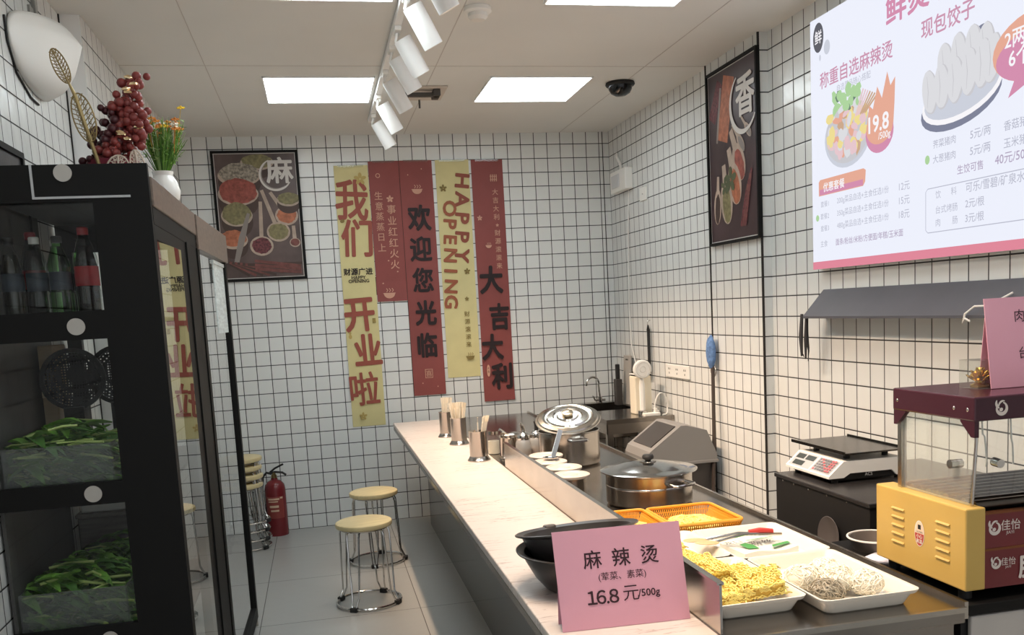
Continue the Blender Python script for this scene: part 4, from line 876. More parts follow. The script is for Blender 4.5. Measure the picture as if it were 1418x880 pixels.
body = [(2.418, .868), (2.418, .876), (2.475, .925), (2.70, .925), (2.72, .915), (2.72, .862), (2.68, .862), (2.66, .882), (2.50, .882), (2.475, .868)]
obj('housing', MB().prism(body, -3.955, -3.655, sb), M_WHITE, t)
obj('undertray', MB().box(2.44, 2.71, -3.945, -3.665, .855, .884, b=.006), M_BLACKM, t)
for x in (2.455, 2.70):
    for y in (-3.93, -3.68): obj('foot', MB().cyl((x, y, .85), (x, y, .862), .012), M_BLACKM, t)
kp = Pl((2.418, -3.655, .876), (0, -1, 0), (.057, 0, .049))
p = Print(kp, .0008)
p.rect(.012, .29, .006, .07, 0)
for a0, a1, b0, b1 in ((.02, .075, .042, .064), (.085, .145, .042, .064), (.03, .10, .012, .034)): p.rect(a0, a1, b0, b1, 1)
p.rect(.155, .162, .006, .07, 3)
for i in range(7):
    for j in range(5): p.rect(.17+i*.0165, .182+i*.0165, .012+j*.0112, .0205+j*.0112, 2 if (i > 4 or (i+j) % 5 == 0) else 4)
obj('keypad', p, [mat('scale panel grey', (176, 176, 176), .4), mat('scale display', (58, 62, 58), .2), mat('scale key red', (176, 86, 90), .5), M_WHITE, mat('scale key grey', (112, 110, 114), .5)], t)
obj('plate', MB().box(2.472, 2.712, -3.965, -3.60, .948, .954, b=.002).box(2.472, 2.476, -3.965, -3.60, .95, .96).box(2.708, 2.712, -3.965, -3.60, .95, .96), mat('scale plate', (96, 92, 88), .22, 1), t)
for x in (2.52, 2.67):
    for y in (-3.90, -3.70): obj('plate_post', MB().cyl((x, y, .924), (x, y, .949), .011), M_BLACKM, t)
p = Print(back(2.5, .87, -3.9555), .0003); p.text('ACS', .07, .005, .016, 0); obj('scale_mark', p, mat('scale print', (190, 190, 190), .5), t)

t = thing('grill_table', 'table with black top and pale grey front under the roller grill', 'table', (2.6, -4.6, 0))
obj('top', MB().box(2.203, 2.985, -4.925, -4.285, .722, .748, b=.002), M_BLACK, t)
obj('front_panel', MB().box(2.222, 2.98, -4.915, -4.90, .02, .715, b=.004), mat('pale grey panel', (196, 190, 184), .5, noise=.05, nscale=6), t)
obj('body', MB().box(2.206, 2.98, -4.898, -4.29, .0, .722), M_BLACKM, t)
GX, GY0, GY1, GZ = 2.211, -4.908, -4.545, .775
t = thing('roller_grill', 'yellow and red hot dog roller grill with glass hood', 'roller grill', (2.5, -4.73, .748))
M_GY = mat('grill yellow', (204, 170, 92), .38, noise=.05, nscale=5); M_MAR = mat('grill maroon', (64, 30, 42), .22); M_GRED = mat('grill red panel', (112, 38, 42), .35)
for x in (GX+.03, 2.80): 
    for y in (GY0+.04, GY1-.04): obj('foot', MB().cyl((x, y, .748), (x, y, GZ), .016), M_BLACKM, t)
sd = obj('side_panel', MB().box(GX, GX+.055, GY0, GY1, GZ, .978, b=.004), M_GY, t)
obj('side_panel', MB().box(2.80, 2.855, GY0, GY1, GZ, .978, b=.004), M_GY, t)
sp_ = right(GY1, GZ, GX)
lv = MB()
for a in (.075, .255):
    for k in range(5):
        b = .155-k*.0225; lv.add([sp_(a, b, .0002), sp_(a+.052, b, .0002), sp_(a+.052, b-.004, .005), sp_(a, b-.004, .005), sp_(a, b-.006, .0002), sp_(a+.052, b-.006, .0002)], [(0, 1, 2, 3), (3, 2, 5, 4), (0, 3, 4), (1, 5, 2)])
obj('louvre', lv, M_GY, t)
p = Print(sp_, .0008); p.ell(.19, .105, .0195, .034, 0, 0, 32); p.ell(.19, .105, .018, .032, 1, 0, 32); p.poly([(.190+.018*math.cos(PI+PI*k/16), .105+.032*math.sin(PI+PI*k/16)) for k in range(17)], 2)
p.rect(.184, .196, .116, .128, 3); p.text('小心', .19, .098, .012, 0, .01); p.text('高温', .19, .085, .012, 0, .01); p.text('CAUTION', .19, .1095, .006, 3)
obj('warning_sticker', p, [M_WHITE, mat('sticker cream', (236, 214, 190), .5), mat('sticker red', (184, 70, 56), .5), M_BLACKM], t)
obj('front_panel', MB().box(GX+.056, 2.799, GY0+.006, GY0+.014, GZ, .868).box(GX+.056, 2.799, GY0+.006, GY0+.014, .874, .958), M_GRED, t)
obj('trim_strip', MB().box(GX+.056, 2.799, GY0+.004, GY0+.013, .868, .874).box(GX+.056, 2.799, GY0+.004, GY0+.02, .958, .963), mat('grill bronze', (128, 78, 48), .3, .6), t)
obj('base_tray', MB().box(GX+.056, 2.799, GY0+.016, GY1, GZ, .955), M_BLACKM, t)
for k in range(9): obj('roller', MB().cyl((GX+.056, GY0+.045+k*.034, .972), (2.799, GY0+.045+k*.034, .972), .0135), mat('roller steel', (96, 88, 82), .3, 1), t)
# hood
HF, HB = GY0-.012, -4.605
prof = [(GY0+.0, .978), (GY1, .978), (GY1, 1.19), (GY0-.02, 1.19)]
def pane(mb, x, pts, th=.004): return mb.add([(x, y, z) for y, z in pts]+[(x+th, y, z) for y, z in pts], [(0, 1, 2, 3), (7, 6, 5, 4)]+[(i, (i+1) % 4, 4+(i+1) % 4, 4+i) for i in range(4)])
M_HOOD = glass_mat('hood glass', (.92, .95, .93), 1.3, .02, 1.5, milk=.16)
obj('side_glass', pane(MB(), GX+.03, [(GY0+.03, .98), (HB-.02, .98), (HB-.02, 1.19), (GY0+.004, 1.19)]), M_HOOD, t)
obj('side_glass', pane(MB(), 2.82, [(GY0+.03, .98), (HB-.02, .98), (HB-.02, 1.19), (GY0+.004, 1.19)]), M_HOOD, t)
obj('front_glass', MB().add([(GX+.036, GY0+.018, 1.0), (2.815, GY0+.018, 1.0), (2.815, GY0+.002, 1.19), (GX+.036, GY0+.002, 1.19)], [(0, 1, 2, 3)]), M_HOOD, t)
obj('post', MB().box(GX+.024, GX+.04, HB-.02, HB-.004, .978, 1.19), M_STEEL, t); obj('post', MB().box(2.81, 2.826, HB-.02, HB-.004, .978, 1.19), M_STEEL, t)
obj('post', MB().tube([(GX+.034, GY0+.022, .98), (GX+.034, GY0+.004, 1.19)], .004), M_STEEL, t)
obj('canopy', MB().box(GX+.012, 2.845, HF, HB, 1.188, 1.246, b=.004), M_MAR, t)
for y, s in ((HF+.002, 1), (HB-.002, -1)):
    obj('corner_bracket', MB().prism([(0, 0), (.012, 0), (.05, .035), (.05, .05), (0, .05)] if s > 0 else [(0, 0), (-.012, 0), (-.05, .035), (-.05, .05), (0, .05)], 0, .012, TR(GX+.014, y, 1.15) @ Matrix(((0, 0, 1, 0), (1, 0, 0, 0), (0, 1, 0, 0), (0, 0, 0, 1)))), M_MAR, t)
sc_ = MB()
for y in (HB-.02, GY0+.06, GY0+.012): sc_.ball((GX+.012, y, 1.215), .005, .4, 1, 1, 1)
obj('canopy_screw', sc_, M_CHROME, t)
hd = obj('knob', MB().cyl((GX+.012, GY0+.075, 1.075), (GX+.045, GY0+.075, 1.075), .011), M_CHROME, t); obj('knob', MB().cyl((GX+.085, GY0+.012, 1.085), (GX+.085, GY0-.012, 1.083), .011), M_CHROME, t)
def emblem(p, a, b, r, mi):
    p.arc(a, b, r*.8, 2.4, 7.6, r*.52, mi, 26); p.ell(a-r*.1, b-r*.2, r*.3, r*.26, mi, .5, 18); p.arc(a-r*.15, b+r*.75, r*.75, 2.6, 4.4, r*.4, mi, 14); p.arc(a+r*.2, b+.3*r, r*.7, 1.2, 3.2, r*.3, mi, 14)
p = Print(back(0, 0, HF), .0006)
emblem(p, GX+.085, 1.216, .017, 0); emblem(p, GX+.185, 1.216, .017, 0); p.text('佳怡', GX+.24, 1.217, .03, 0); obj('canopy_logo', p, mat('logo white', (226, 214, 206), .5), t)
p = Print(back(0, 0, GY0+.006), .0006)
emblem(p, GX+.084, .923, .017, 0); p.text('佳怡', GX+.128, .928, .028, 0, .004); p.text('JIAYI', GX+.126, .908, .011, 0)
emblem(p, GX+.088, .836, .014, 0); p.text('佳怡', GX+.122, .838, .021, 0); p.text('JIAYI', GX+.121, .823, .008, 0); p.text('脆皮烤肠', GX+.27, .82, .06, 0, .03)
obj('panel_logo', p, mat('logo white', (226, 214, 206), .5), t)
obj('hanging_hook', MB().tube([(GX+.066, GY0+.03, 1.188), (GX+.068, GY0+.03, 1.15), (GX+.074, GY0+.03, 1.145), (GX+.08, GY0+.03, 1.085), (GX+.076, GY0+.03, 1.07)], .002), M_WHITE, t)
obj('hanging_hook', MB().tube([(GX+.145, GY0+.03, 1.188), (GX+.148, GY0+.03, 1.13), (GX+.152, GY0+.03, 1.12), (GX+.154, GY0+.03, 1.07)], .002), M_WHITE, t)

t = thing('lotus_ornament', 'gold lotus ornament in a clear box on the roller grill', 'ornament', (2.372, -4.75, 1.246))
obj('clear_box', MB().box(2.340, 2.408, -4.785, -4.715, 1.2465, 1.318), M_PLASTIC, t)
M_GOLD = mat('gold metal', (206, 166, 70), .25, 1)
obj('stand', MB().lathe([(0, 0), (.022, 0), (.024, .006), (.012, .012), (.012, .016), (0, .016)], TR(2.374, -4.75, 1.2485)), M_GOLD, t)
mb = MB()
for ring, (n, r, tl, z) in enumerate(((8, .021, .95, .016), (7, .015, .55, .02), (5, .008, .2, .024))):
    for k in range(n):
        mb.ball((0, 0, .013), .013, .55, .22, 1.1, 2, TR(2.374, -4.75, 1.2485+z) @ RZ(2*PI*k/n+ring*.4) @ TR(r*.55, 0, 0) @ Matrix.Rotation(tl, 4, 'Y') @ RZ(PI/2))
obj('petals', mb, M_GOLD, t)
t = thing('price_sign', 'pink price card on top of the roller grill, cut by the frame', 'price sign', (2.5, -4.79, 1.246))
s2 = Pl((2.366, -4.80, 1.2475), (1, 0, 0), (-.012, .12, 1))
obj('card', card(MB(), s2, .30, .225, -.0015, 0), M_PINK, t); obj('back_flap', card(MB(), Pl(s2(.01, .222, -.002), s2.u, Vector((0, -.12, 1))), .28, -.224, -.0012, 0), M_PINK, t)
p = Print(s2, .0006); p.text('肉  肠', .125, .178, .034, 0); p.text('3元/根', .23, .178, .03, 0); p.text('台式烤肠', .15, .085, .032, 0); p.text('2元/根', .25, .085, .028, 0); obj('lettering', p, [M_INK], t)
t = thing('round_tub', 'shallow round tub with pale rim on the table behind the grill', 'tub', (2.285, -4.40, .748))
obj('tub', MB().lathe([(0, 0), (.06, 0), (.072, .03), (.077, .033), (.077, .036), (.07, .035), (.058, .006), (0, .006)], TR(2.30, -4.40, .748), 36), mat('smoky tub', (106, 98, 92), .3), t)
obj('rim', MB().tube(arcpts((2.30, -4.40, .784), .076, 0, 2*PI, 40, (1, 0, 0), (0, 1, 0))[:-1], .003, 6, True), M_WHITE, t)
mb = MB(); mb.box(-.055, .055, -.04, .04, 0, .004, TR(2.268, -4.498, .7485) @ RZ(.5)); solo('paper_sheet', mb, mat('bluish paper', (222, 222, 236), .6), 'white paper lying on the table left of the roller grill', 'paper', loc=(2.268, -4.498, .7485))
t = thing('small_plate', 'dim oval plate leaning at the foot of the black cabinet', 'plate', (2.33, -3.93, .75)); 
Mx = TR(2.285, -3.95, .757) 
Mx = TR(2.352, -4.09, .70)
t.location = (2.353, -4.06, .70)
obj('plate', MB().lathe([(0, 0), (.03, 0), (.055, .004), (.066, .012), (.064, .013), (.03, .003), (0, .003)], TR(2.362, -4.06, .70) @ Matrix.Rotation(-PI/2+.06, 4, 'Y'), 32), mat('dim plate', (92, 86, 84), .3), t)

# ================================================================== display fridge on the left
X0, X1, Y0, Y1, ZT = -.168, .315, -4.0, -3.04, 1.965
t = thing('display_fridge', 'tall black glass display fridge with its door swung open, along the left wall', 'display fridge', (.07, -3.5, 0))
M_WOODG = mat('grey brown top rail', (112, 98, 88), .3, noise=.25, nscale=4, stretch=(1, 5, 14))
f = MB()
f.box(X0, X1, Y0, Y0+.022, 1.865, ZT).box(.165, X1, Y0, Y0+.022, .06, 1.865).box(X0, .165, Y0, Y0+.022, 1.487, 1.567).box(X0, .165, Y0, Y0+.022, 1.018, 1.082).box(X0, .165, Y0, Y0+.022, .58, .66).box(X0, .165, Y0, Y0+.022, .06, .14)
obj('front_frame', f, M_BLACK, t)
obj('front_glass', MB().box(X0+.004, .17, Y0+.024, Y0+.027, .14, 1.865), M_GLASSF, t)
f = MB(); f.box(X1-.03, X1, Y0+.023, Y0+.05, .06, 1.80).box(X1-.03, X1, -3.56, -3.07, .06, 1.80).box(X1-.03, X1, Y0+.05, -3.56, .06, .16).box(X1-.03, X1, Y0+.05, -3.56, 1.76, 1.80).box(X1-.012, X1+.006, -3.35, -3.27, .1, 1.80)
obj('side_frame', f, M_BLACK, t)
obj('side_glass', MB().box(-.003, 0, 0, .43, .16, 1.76, TR(X1-.008, Y0+.05, 0) @ RZ(-.033)), M_GLASS, t)
obj('side_header', MB().box(.18, X1+.006, Y0+.023, -3.045, 1.85, 1.932, b=.003), M_WOODG, t); obj('side_rail', MB().box(.2, X1+.001, Y0+.023, -3.045, 1.80, 1.85), M_BLACK, t)
obj('top_panel', MB().box(X0, .18, Y0+.022, Y1, 1.90, 1.932), M_BLACKM, t)
obj('back_panel', MB().box(X0-.004, X0+.006, Y0+.03, -3.30, .06, 1.93), mat('fridge inner wall', (74, 72, 70), .5), t)
f = MB(); f.box(X0, X0+.05, Y1-.03, Y1, .06, 1.93).box(X1-.05, X1-.001, Y1-.026, Y1, .06, 1.80).box(X0+.05, X1-.05, Y1-.03, Y1, .06, .14).box(X0+.05, X1-.05, Y1-.03, Y1, 1.80, 1.93)
obj('rear_frame', f, M_BLACK, t)
for z in (1.53, 1.045, .60): obj('shelf', MB().box(X0+.008, X1-.035, Y0+.03, -3.10, z, z+.012), mat('fridge shelf', (58, 58, 58), .4), t)
obj('base', MB().box(X0, X1, Y0+.01, Y1, .0, .06), M_BLACKM, t)
obj('bottom_deck', MB().box(X0+.008, X1-.03, Y0+.03, Y1-.03, .06, .075), M_BLACKM, t)
for x, z in ((.097, 1.942), (.088, 1.524), (.084, 1.05), (.086, .62)): 
    o = obj('round_cap', MB().cyl((x, Y0, z), (x, Y0-.004, z), .0235, n=28), mat('pale round cap', (176, 170, 162), .5), t); o['label'] = 'pale round cap on the black rail'
obj('header_reflection', MB().box(.02, .265, Y0-.004, Y0, 1.873, 1.879).box(.014, .02, Y0-.004, Y0, 1.873, ZT), mat('painted reflection grey', (176, 176, 176), .2), t)  # pale line stands in for a tube-like reflection on the black header
# the open door carries on in line with the side
DA = -.022; MD = TR(X1+.004, -3.035, 0) @ RZ(DA)
d = obj('door', MB().box(-.03, .0, .0, .05, .04, 1.93, MD).box(-.03, 0, .885, .93, .04, 1.80, MD).box(-.03, 0, .05, .885, .04, .10, MD), M_BLACK, t)
obj('door_top_rail', MB().box(-.032, .006, .0, .96, 1.80, 1.93, MD, b=.003), M_WOODG, d)
obj('door_glass', MB().box(-.018, -.014, .05, .885, .10, 1.80, MD), M_GLASS, d)
obj('door_sticker', MB().box(-.0135, -.0115, .52, .88, 1.47, 1.775, MD).box(-.0135, -.006, .50, .88, 1.775, 1.79, MD), mat('pale blue white sticker', (210, 220, 220), .4, noise=.2, nscale=18, stretch=(1, 1, 6)), d)
obj('door_foot', MB().cyl(MD @ Vector((-.015, .91, 0)), MD @ Vector((-.015, .91, .042)), .014), M_STEEL, d)

# drinks on the upper shelf
def bottle(x, y, label, body, capm, labm, r=.031, h=.262, first={}, key=None, fill=None):
    z = 1.5425
    if key in first: return dup(first[key], (x, y, z), (0, 0, random.uniform(0, 3)), label)
    t = thing('drink_bottle', label, 'bottle', (0, 0, 0), 'drinks in the fridge')
    obj('body', MB().lathe([(0, 0), (r*.8, 0), (r, .012), (r, h*.32), (r*.93, h*.36), (r*.93, h*.58), (r, h*.62), (r*.97, h*.68), (r*.6, h*.84), (r*.42, h*.89), (r*.42, h*.93)], None, 26), body, t)
    if fill: obj('drink', MB().lathe([(0, .003), (r*.9, .006), (r*.9, h*.6), (r*.55, h*.8), (0, h*.8)], None, 22), fill, t)
    obj('cap', MB().lathe([(r*.46, h*.92), (r*.47, h*.99), (r*.4, h), (0, h)], None, 22), capm, t)
    obj('label_band', MB().lathe([(r*1.0, h*.37), (r*1.0, h*.58)], None, 26), labm, t)
    t.location = (x, y, z); first[key] = t; return t
M_PET = glass_mat('bottle plastic', (.82, .86, .84), 1.3, .05, 1.5); M_COLA = mat('cola', (30, 16, 14), .15); M_RCAP = mat('red cap', (168, 40, 48), .4)
M_LRED = mat('red bottle label', (170, 44, 48), .4, noise=.3, nscale=24); M_LDK = mat('dark blue bottle label', (44, 52, 62), .4, noise=.5, nscale=30); M_GPET = glass_mat('green bottle plastic', (.45, .72, .40), 1.3, .05, 1.5); M_LGR = mat('green bottle label', (66, 96, 60), .4, noise=.4, nscale=30)
M_WAT = glass_mat('water', (.80, .86, .84), .5, 0, 1.33)
bottle(.082, -3.78, 'cola bottle with red cap and red label, nearest the right post', M_PET, M_RCAP, M_LRED, .034, .275, key='cola', fill=M_COLA)
bottle(.012, -3.80, 'green bottle with dark label right beside the cola bottle', M_GPET, M_BLACKM, M_LDK, .031, .25, key='green')
bottle(-.052, -3.79, 'clear water bottle with dark label, second left of the cola bottle', M_PET, M_WHITE, M_LDK, .031, .25, key='water')
bottle(-.118, -3.80, 'dark bottle at the left end of the front row of drinks', M_PET, M_BLACKM, M_LDK, .031, .25, key='dark', fill=mat('dark tea', (44, 38, 30), .2))
bottle(.05, -3.68, 'green bottle behind the cola bottle', M_GPET, M_BLACKM, M_LDK, key='green'); bottle(-.02, -3.69, 'clear bottle behind the green one', M_PET, M_WHITE, M_LDK, key='water')
bottle(-.09, -3.68, 'cola bottle in the second row at left', M_PET, M_RCAP, M_LRED, key='cola')
# greens in clear bins
M_LEAF = [mat('leaf green', (104, 150, 56), .5, noise=.3, nscale=25), mat('dark leaf green', (74, 118, 46), .5, noise=.3, nscale=25), mat('pale stem green', (170, 188, 110), .45, noise=.15, nscale=20)]
def greens(cx, cy, z, lx, ly, hz, n, label, seed):
    rnd = random.Random(seed); mb = MB()
    for k in range(n):
        x = cx+rnd.uniform(-.5, .5)*lx; y = cy+rnd.uniform(-.45, .45)*ly; zz = z+rnd.uniform(.1, 1)*hz*(1-abs(x-cx)/lx*.7); a = rnd.gauss(0, .45)+(PI if rnd.random() < .3 else 0); L = rnd.uniform(.06, .13); wd = rnd.uniform(.010, .026); up = rnd.uniform(-.2, .45)
        dx, dy = math.cos(a), math.sin(a); mb.cur = rnd.choice((0, 0, 0, 1, 1)); vs = []
        if rnd.random() < .14: 
            mb.cur = 2; mb.tube([(x-dx*L*.5, y-dy*L*.5, zz), (x, y, zz+.008), (x+dx*L*.5, y+dy*L*.5, zz+up*.03)], rnd.uniform(.0025, .005), 5); continue
        for i in range(6):
            s_ = i/5; w = wd*math.sin(PI*min(1, s_*.85+.12)); px, py, pz = x+dx*L*(s_-.5), y+dy*L*(s_-.5), zz+up*L*s_-.05*s_*s_+rnd.uniform(-.002, .002)
            vs += [(px-dy*w, py+dx*w, pz+w*.5), (px, py, pz), (px+dy*w, py-dx*w, pz+w*.5)]
        fs = []
        for i in range(5): fs += [(i*3, i*3+1, i*3+4, i*3+3), (i*3+1, i*3+2, i*3+5, i*3+4)]
        mb.add(vs, fs, True)
    lo = (X0+.012, Y0+.033, z+.001); hi = (X1-.04, Y1-.06, 9)
    mb.v = [tuple(min(max(v[i], lo[i]), hi[i]) for i in range(3)) for v in mb.v]; mb.flat = True
    return solo('leafy_greens', mb, M_LEAF, label, 'vegetable', None, 'stuff', loc=(cx, cy, z))
def bin_(x0, x1, y0, y1, z, h, label):
    t = thing('clear_bin', label, 'bin', ((x0+x1)/2, (y0+y1)/2, z), 'clear bins in the fridge')
    obj('sides', MB().box(x0, x1, y0, y0+.003, z, z+h).box(x0, x1, y1-.003, y1, z, z+h).box(x0, x0+.003, y0+.003, y1-.003, z, z+h).box(x1-.003, x1, y0+.003, y1-.003, z, z+h).box(x0+.003, x1-.003, y0+.003, y1-.003, z, z+.003), M_PLASTIC, t)
    obj('rim', MB().tube([(x0, y0, z+h), (x1, y0, z+h), (x1, y1, z+h), (x0, y1, z+h)], .003, 6, True), M_PLASTIC, t)
for z, h, a, hh in ((1.0572, .13, 'middle', .19), (.6122, .15, 'lower', .22)):
    bin_(X0+.012, .135, Y0+.04, -3.62, z, h, 'clear plastic bin of greens on the %s shelf' % a)
    greens(-.02, -3.80, z+.004, .27, .30, hh, 480, 'leafy greens heaped in the bin on the %s fridge shelf' % a, int(z*100))
greens(.03, -3.45, .6124, .28, .22, .2, 260, 'darker greens piled behind the bin on the lower fridge shelf', 5)
# perforated strainers, boxes
M_MESH = bpy.data.materials.new('perforated dark metal'); M_MESH.use_nodes = True
nt = M_MESH.node_tree; tc = nt.nodes.new('ShaderNodeTexCoord'); vo = nt.nodes.new('ShaderNodeTexVoronoi'); vo.inputs['Scale'].default_value = 115; vo.inputs['Randomness'].default_value = .1
nt.links.new(tc.outputs['Object'], vo.inputs['Vector']); gt = nt.nodes.new('ShaderNodeMath'); gt.operation = 'GREATER_THAN'; gt.inputs[1].default_value = .3; nt.links.new(vo.outputs['Distance'], gt.inputs[0]); nt.links.new(gt.outputs[0], nt.nodes['Principled BSDF'].inputs['Alpha'])
nt.nodes['Principled BSDF'].inputs['Base Color'].default_value = srgb(44, 44, 46); nt.nodes['Principled BSDF'].inputs['Roughness'].default_value = .8
for x, y, lab in ((-.04, -3.575, 'dark perforated strainer standing behind the greens, left one'), (.078, -3.46, 'dark perforated strainer standing behind the greens, right one')):
    t = thing('round_strainer', lab, 'strainer', (x, y, 1.0575), 'strainers in the fridge'); Mx = TR(x, y, 1.36) @ Matrix.Rotation(PI/2-.1, 4, 'X')
    obj('mesh_bowl', MB().lathe([(.093, 0), (.088, -.025), (.065, -.045), (.03, -.055), (0, -.057)], Mx, 36), M_MESH, t)
    obj('rim', MB().lathe([(.086, .004), (.1, .004), (.1, -.006), (.086, -.006), (.086, .004)], Mx, 36), M_BLACKM, t)
    obj('stand', MB().box(x-.03, x+.03, y-.028, y+.04, 1.0575, 1.27), M_BLACKM, t)
t = thing('cardboard_box', 'beige cardboard box behind the greens on the middle fridge shelf', 'box', (-.12, -3.42, 1.0575))
obj('body', MB().box(X0+.012, -.110, -3.50, -3.34, 1.0575, 1.47, b=.003), mat('beige cardboard', (176, 152, 120), .7, noise=.15, nscale=4, stretch=(1, 1, 12)), t)
obj('tape', MB().box(X0+.012, -.110, -3.502, -3.50, 1.30, 1.345), mat('pale tape', (206, 190, 160), .4), t)
t = thing('foam_box', 'white foam box at the back of the lower fridge shelf', 'box', (.0, -3.25, .86))
obj('body', MB().box(-.13, .05, -3.30, -3.14, .868, .96, b=.006), M_WHITE, t); obj('lid', MB().box(-.135, .055, -3.305, -3.135, .96, .98, b=.005), M_WHITE, t)
t = thing('grey_crate', 'grey crate under the white foam box in the fridge', 'crate', (.0, -3.25, .61))
obj('crate', MB().box(-.14, .12, -3.32, -3.12, .613, .853, b=.006), mat('crate grey', (110, 104, 100), .5, noise=.3, nscale=3, stretch=(1, 1, 20)), t); obj('crate_rim', MB().box(-.145, .125, -3.325, -3.115, .853, .868, b=.004), mat('crate rim grey', (128, 122, 116), .5), t)

# ---- decorations on top of the fridge
TZ = 1.933
M_BERRY = mat('dark red berries', (132, 58, 54), .35, noise=.25, nscale=30); M_BERD = mat('plum berries', (74, 34, 38), .35); M_BRCH = mat('branch brown', (84, 56, 44), .6)
t = thing('berry_arrangement', 'arrangement of dark red artificial berries with gold bits on top of the fridge', 'decoration', (.17, -3.62, TZ))
obj('red_wrap', MB().lathe([(0, 0), (.05, 0), (.075, .10), (.07, .10), (.045, .005)], TR(.16, -3.62, TZ), 9, False), mat('red wrapping paper', (126, 44, 58), .5), t)
rnd = random.Random(31)
for k, (tx, ty, tz, n, mt) in enumerate(((.245, -3.58, 0.363, 60, M_BERRY), (.215, -3.60, 0.298, 58, M_BERRY), (.265, -3.63, 0.228, 44, M_BERRY), (.175, -3.62, 0.258, 40, M_BERD), (.12, -3.60, .2, 14, M_BERD), (.16, -3.66, .14, 26, M_BERRY), (.10, -3.63, .12, 14, M_BERD))):
    a, b = Vector((.16, -3.62, TZ+.06)), Vector((tx, ty, TZ+tz)); br = obj('berry_branch', MB().tube([a, (a+b)/2+Vector((0, 0, .02)), b], .0025, 5), M_BRCH, t); mb = MB()
    for q in range(n):
        f_ = rnd.uniform(.35, 1.02); p_ = a+(b-a)*f_+Vector([max(-.034, min(.034, rnd.gauss(0, q_))) for q_ in (.021, .02, .014)]); mb.ball(p_, rnd.uniform(.011, .0155), sub=2)
    obj('berries', mb, mt, br)
def filigree(mb, c, u, v, lu, lv, r):
    c, u, v = Vector(c), Vector(u).normalized(), Vector(v).normalized(); P = lambda a, b: c+u*a*lu+v*b*lv
    mb.tube([P(math.cos(k*PI/14), math.sin(k*PI/14)) for k in range(28)], r, 5, True); mb.tube([P(0, -1), P(0, 1)], r*1.3, 5)
    for k in range(-4, 5):
        y = k/5; w = math.sqrt(1-y*y)
        for s in (-1, 1): mb.tube([P(0, y-.15), P(s*w*.5, y-.02), P(s*w*.96, y+.12 if abs(y+.12) < 1 else y)], r*.7, 4)
        for s in (-1, 1): mb.tube([P(s*(.45*w+.12*math.cos(q)), y+.1*math.sin(q)) for q in [i*PI/4 for i in range(8)]], r*.5, 4, True)
mb = MB(); filigree(mb, (.185, -3.70, TZ+.055), (1, 0, 0), (.1, 0, 1), .035, .05, .0028); filigree(mb, (.245, -3.70, TZ+.06), (1, 0, 0), (-.1, 0, 1), .022, .06, .0028)
obj('pale_filigree', mb, mat('pale filigree', (206, 188, 172), .4), t)
mb = MB()
for x, z in ((.235, .345), (.25, .325), (.225, .31), (.20, .175), (.215, .16), (.25, .195), (.145, .09), (.23, .30), (.195, .18)): mb.ball((x, -3.665, TZ+z), .011, 1.3, .4, .6, 1, jit=.2)
obj('gold_bits', mb, mat('shiny gold foil', (255, 226, 180), .1, 1), t)
M_AGOLD = mat('antique gold', (150, 130, 88), .45, .6)
t = thing('gold_leaf_pick', 'gold filigree double leaf sticking out left of the red berries', 'decoration', (.13, -3.68, TZ))
mb = MB(); filigree(mb, (.058, -3.72, TZ+.363), (.8, -.2, .35), (-.38, 0, 1), .021, .052, .0022); obj('leaf', mb, M_AGOLD, t)
mb = MB(); filigree(mb, (.108, -3.72, TZ+.213), (.8, -.3, .2), (-.22, 0, 1), .034, .072, .0024); obj('leaf', mb, M_AGOLD, t)
obj('stem', MB().tube([(.075, -3.72, TZ+.318), (.09, -3.72, TZ+.278), (.125, -3.715, TZ+.12), (.15, -3.69, TZ+.0)], [.003, .006, .006, .004]), M_AGOLD, t)
t = thing('flower_vase', 'white vase of green stems and small yellow flowers on top of the fridge', 'vase', (.262, -3.33, TZ)); M = TR(.262, -3.33, TZ)
obj('vase', MB().lathe([(0, 0), (.036, 0), (.05, .02), (.054, .045), (.045, .075), (.032, .095), (.036, .11), (.032, .11), (.028, .095), (.03, .07), (0, .04)], M, 36), mat('white ceramic', (240, 238, 232), .2), t)
rnd = random.Random(8); mb = MB(); fl_ = MB()
for k in range(260):
    a = rnd.uniform(0, 6.28); sp_r = rnd.uniform(.0, .085); h = rnd.uniform(.08, .19); b = Vector((.262+.012*math.cos(a), -3.33+.012*math.sin(a), TZ+.09)); e = Vector((.274+sp_r*math.cos(a), -3.33+sp_r*math.sin(a), TZ+.10+h))
    mb.cur = rnd.choice((0, 0, 1, 2)); mb.tube([b, (b+e)/2+Vector((rnd.uniform(-.006, .006), 0, .012)), e], [.0016, .002, .0008], 4)
    for q in range(3):
        f_ = rnd.uniform(.4, 1); c = b+(e-b)*f_; w = Vector((rnd.uniform(-1, 1), rnd.uniform(-1, 1), rnd.uniform(-.1, 1))).normalized()*.018; s_ = w.orthogonal().normalized()*.003
        mb.add([c-s_, c+s_, c+w], [(0, 1, 2)])
mb.flat = True; obj('stems', mb, [M_LEAF[0], M_LEAF[1], mat('fresh stem green', (140, 168, 100), .5)], t)
M_FY = mat('yellow petals', (232, 196, 44), .5); M_FO = mat('orange petals', (206, 130, 50), .5); M_FW = mat('white buds', (232, 230, 216), .5)
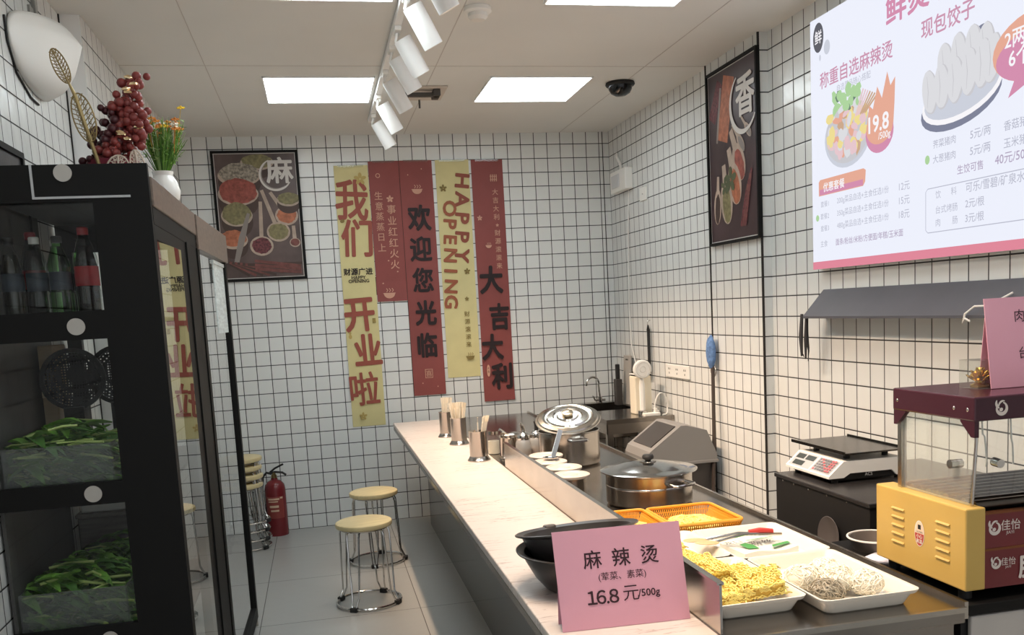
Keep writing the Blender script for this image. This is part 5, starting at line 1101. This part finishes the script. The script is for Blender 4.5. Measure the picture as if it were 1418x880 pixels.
for k in range(30):
    a = rnd.uniform(0, 6.28); q = rnd.uniform(.01, .075); c = Vector((.268+q*math.cos(a), -3.34+q*math.sin(a), TZ+rnd.uniform(.232, .292))); mb = MB()
    if k == 0: c = Vector((.345, -3.36, TZ+.318))
    for j in range(8): mb.ball((0, 0, 0), .0085, 1, .45, .25, 1, TR(*c) @ Matrix.Rotation(.5, 4, 'X') @ RZ(j*PI/4) @ TR(.008, 0, 0))
    mb.ball(c+Vector((0, -.002, .003)), .0045, sub=1); mb.tube([c, c+Vector((-.2*(c.x-.262), -.2*(c.y+3.33), -.08))], .001, 4)
    obj('flower', mb, (M_FY, M_FO, M_FO, M_FW)[0 if k == 0 else k % 4], t)

# ---- left wall: rounded white unit and dark picture
t = thing('wall_unit', 'rounded white plastic unit mounted high on the left wall', 'wall unit', (-.17, -3.1, 2.5))
secs = [(-3.35, [(-.179, 2.55), (-.174, 2.55), (-.172, 2.525), (-.172, 2.49), (-.174, 2.47), (-.179, 2.465)]), (-3.27, [(-.179, 2.60), (-.14, 2.60), (-.13, 2.545), (-.134, 2.45), (-.15, 2.40), (-.179, 2.385)]),
        (-3.1, [(-.179, 2.625), (-.09, 2.62), (-.062, 2.555), (-.074, 2.44), (-.112, 2.375), (-.179, 2.345)]), (-3.0, [(-.179, 2.63), (-.078, 2.628), (-.026, 2.556), (-.062, 2.445), (-.104, 2.384), (-.179, 2.35)]), (-2.97, [(-.179, 2.63), (-.076, 2.628), (-.024, 2.556), (-.06, 2.445), (-.102, 2.384), (-.179, 2.35)])]
vs, fs = [], []
for y, pr_ in secs: vs += [(x, y, z) for x, z in pr_]
for k in range(len(secs)-1): fs += [(k*6+i, k*6+(i+1) % 6, (k+1)*6+(i+1) % 6, (k+1)*6+i) for i in range(6)]
fs += [tuple(range(6)), tuple(range(29, 23, -1))]
hs = obj('housing', MB().add(vs, fs, True), M_WHITE, t, 75)
cr_ = hs.data.attributes.new('crease_edge', 'FLOAT', 'EDGE')
for e in hs.data.edges:
    a_, b_ = e.vertices; k = .0
    if a_ >= 24 and b_ >= 24: k = .85
    elif abs(a_-b_) == 6 and a_ % 6 == 2: k = .6
    elif abs(a_-b_) == 6 and a_ % 6 in (1, 0, 5): k = .5
    cr_.data[e.index].value = k
m_ = hs.modifiers.new('round', 'SUBSURF'); m_.levels = 2; m_.render_levels = 2
obj('wall_bracket', MB().box(-.18, -.172, -3.05, -2.9, 2.63, 2.68).box(-.18, -.165, -3.0, -2.97, 2.63, 2.73), mat('bracket grey', (150, 148, 142), .5), t)
obj('shadow_seam', MB().tube([(-.176, -3.36, 2.55), (-.176, -3.355, 2.47), (-.176, -3.29, 2.385), (-.176, -3.15, 2.335), (-.176, -3.06, 2.33)], .004), M_BLACKM, t)  # black tube draws the shadow line where the unit meets the wall
solo_t = thing('wall_picture', 'dark framed picture on the left wall behind the fridge top', 'picture', (-.17, -3.6, 2.0))
pl = Pl((-.179, -3.86, 1.80), (0, 1, -.0), (0, 0, 1)); pl.n = Vector((1, 0, 0))
obj('frame', MB().box(-.179, -.16, -3.88, -3.375, 2.085, 2.105).box(-.179, -.16, -3.88, -3.375, 1.70, 1.72).box(-.179, -.16, -3.395, -3.375, 1.72, 2.085).box(-.179, -.16, -3.88, -3.86, 1.72, 2.085), M_BLACK, solo_t)
obj('print', MB().box(-.178, -.168, -3.86, -3.395, 1.72, 2.085), mat('dark picture print', (52, 50, 50), .4, noise=.8, nscale=9), solo_t)

t = thing('wall_switch', 'small dark switch plate peeking out between the long yellow and short red banners', 'switch', (1.19, -.004, 1.72))
obj('plate', MB().box(1.155, 1.21, -.0024, -.0003, 1.66, 1.79, b=.0005), M_BLACKM, t); obj('rocker', MB().box(1.17, 1.195, -.0027, -.0022, 1.70, 1.75), mat('switch grey', (70, 68, 66), .4), t)
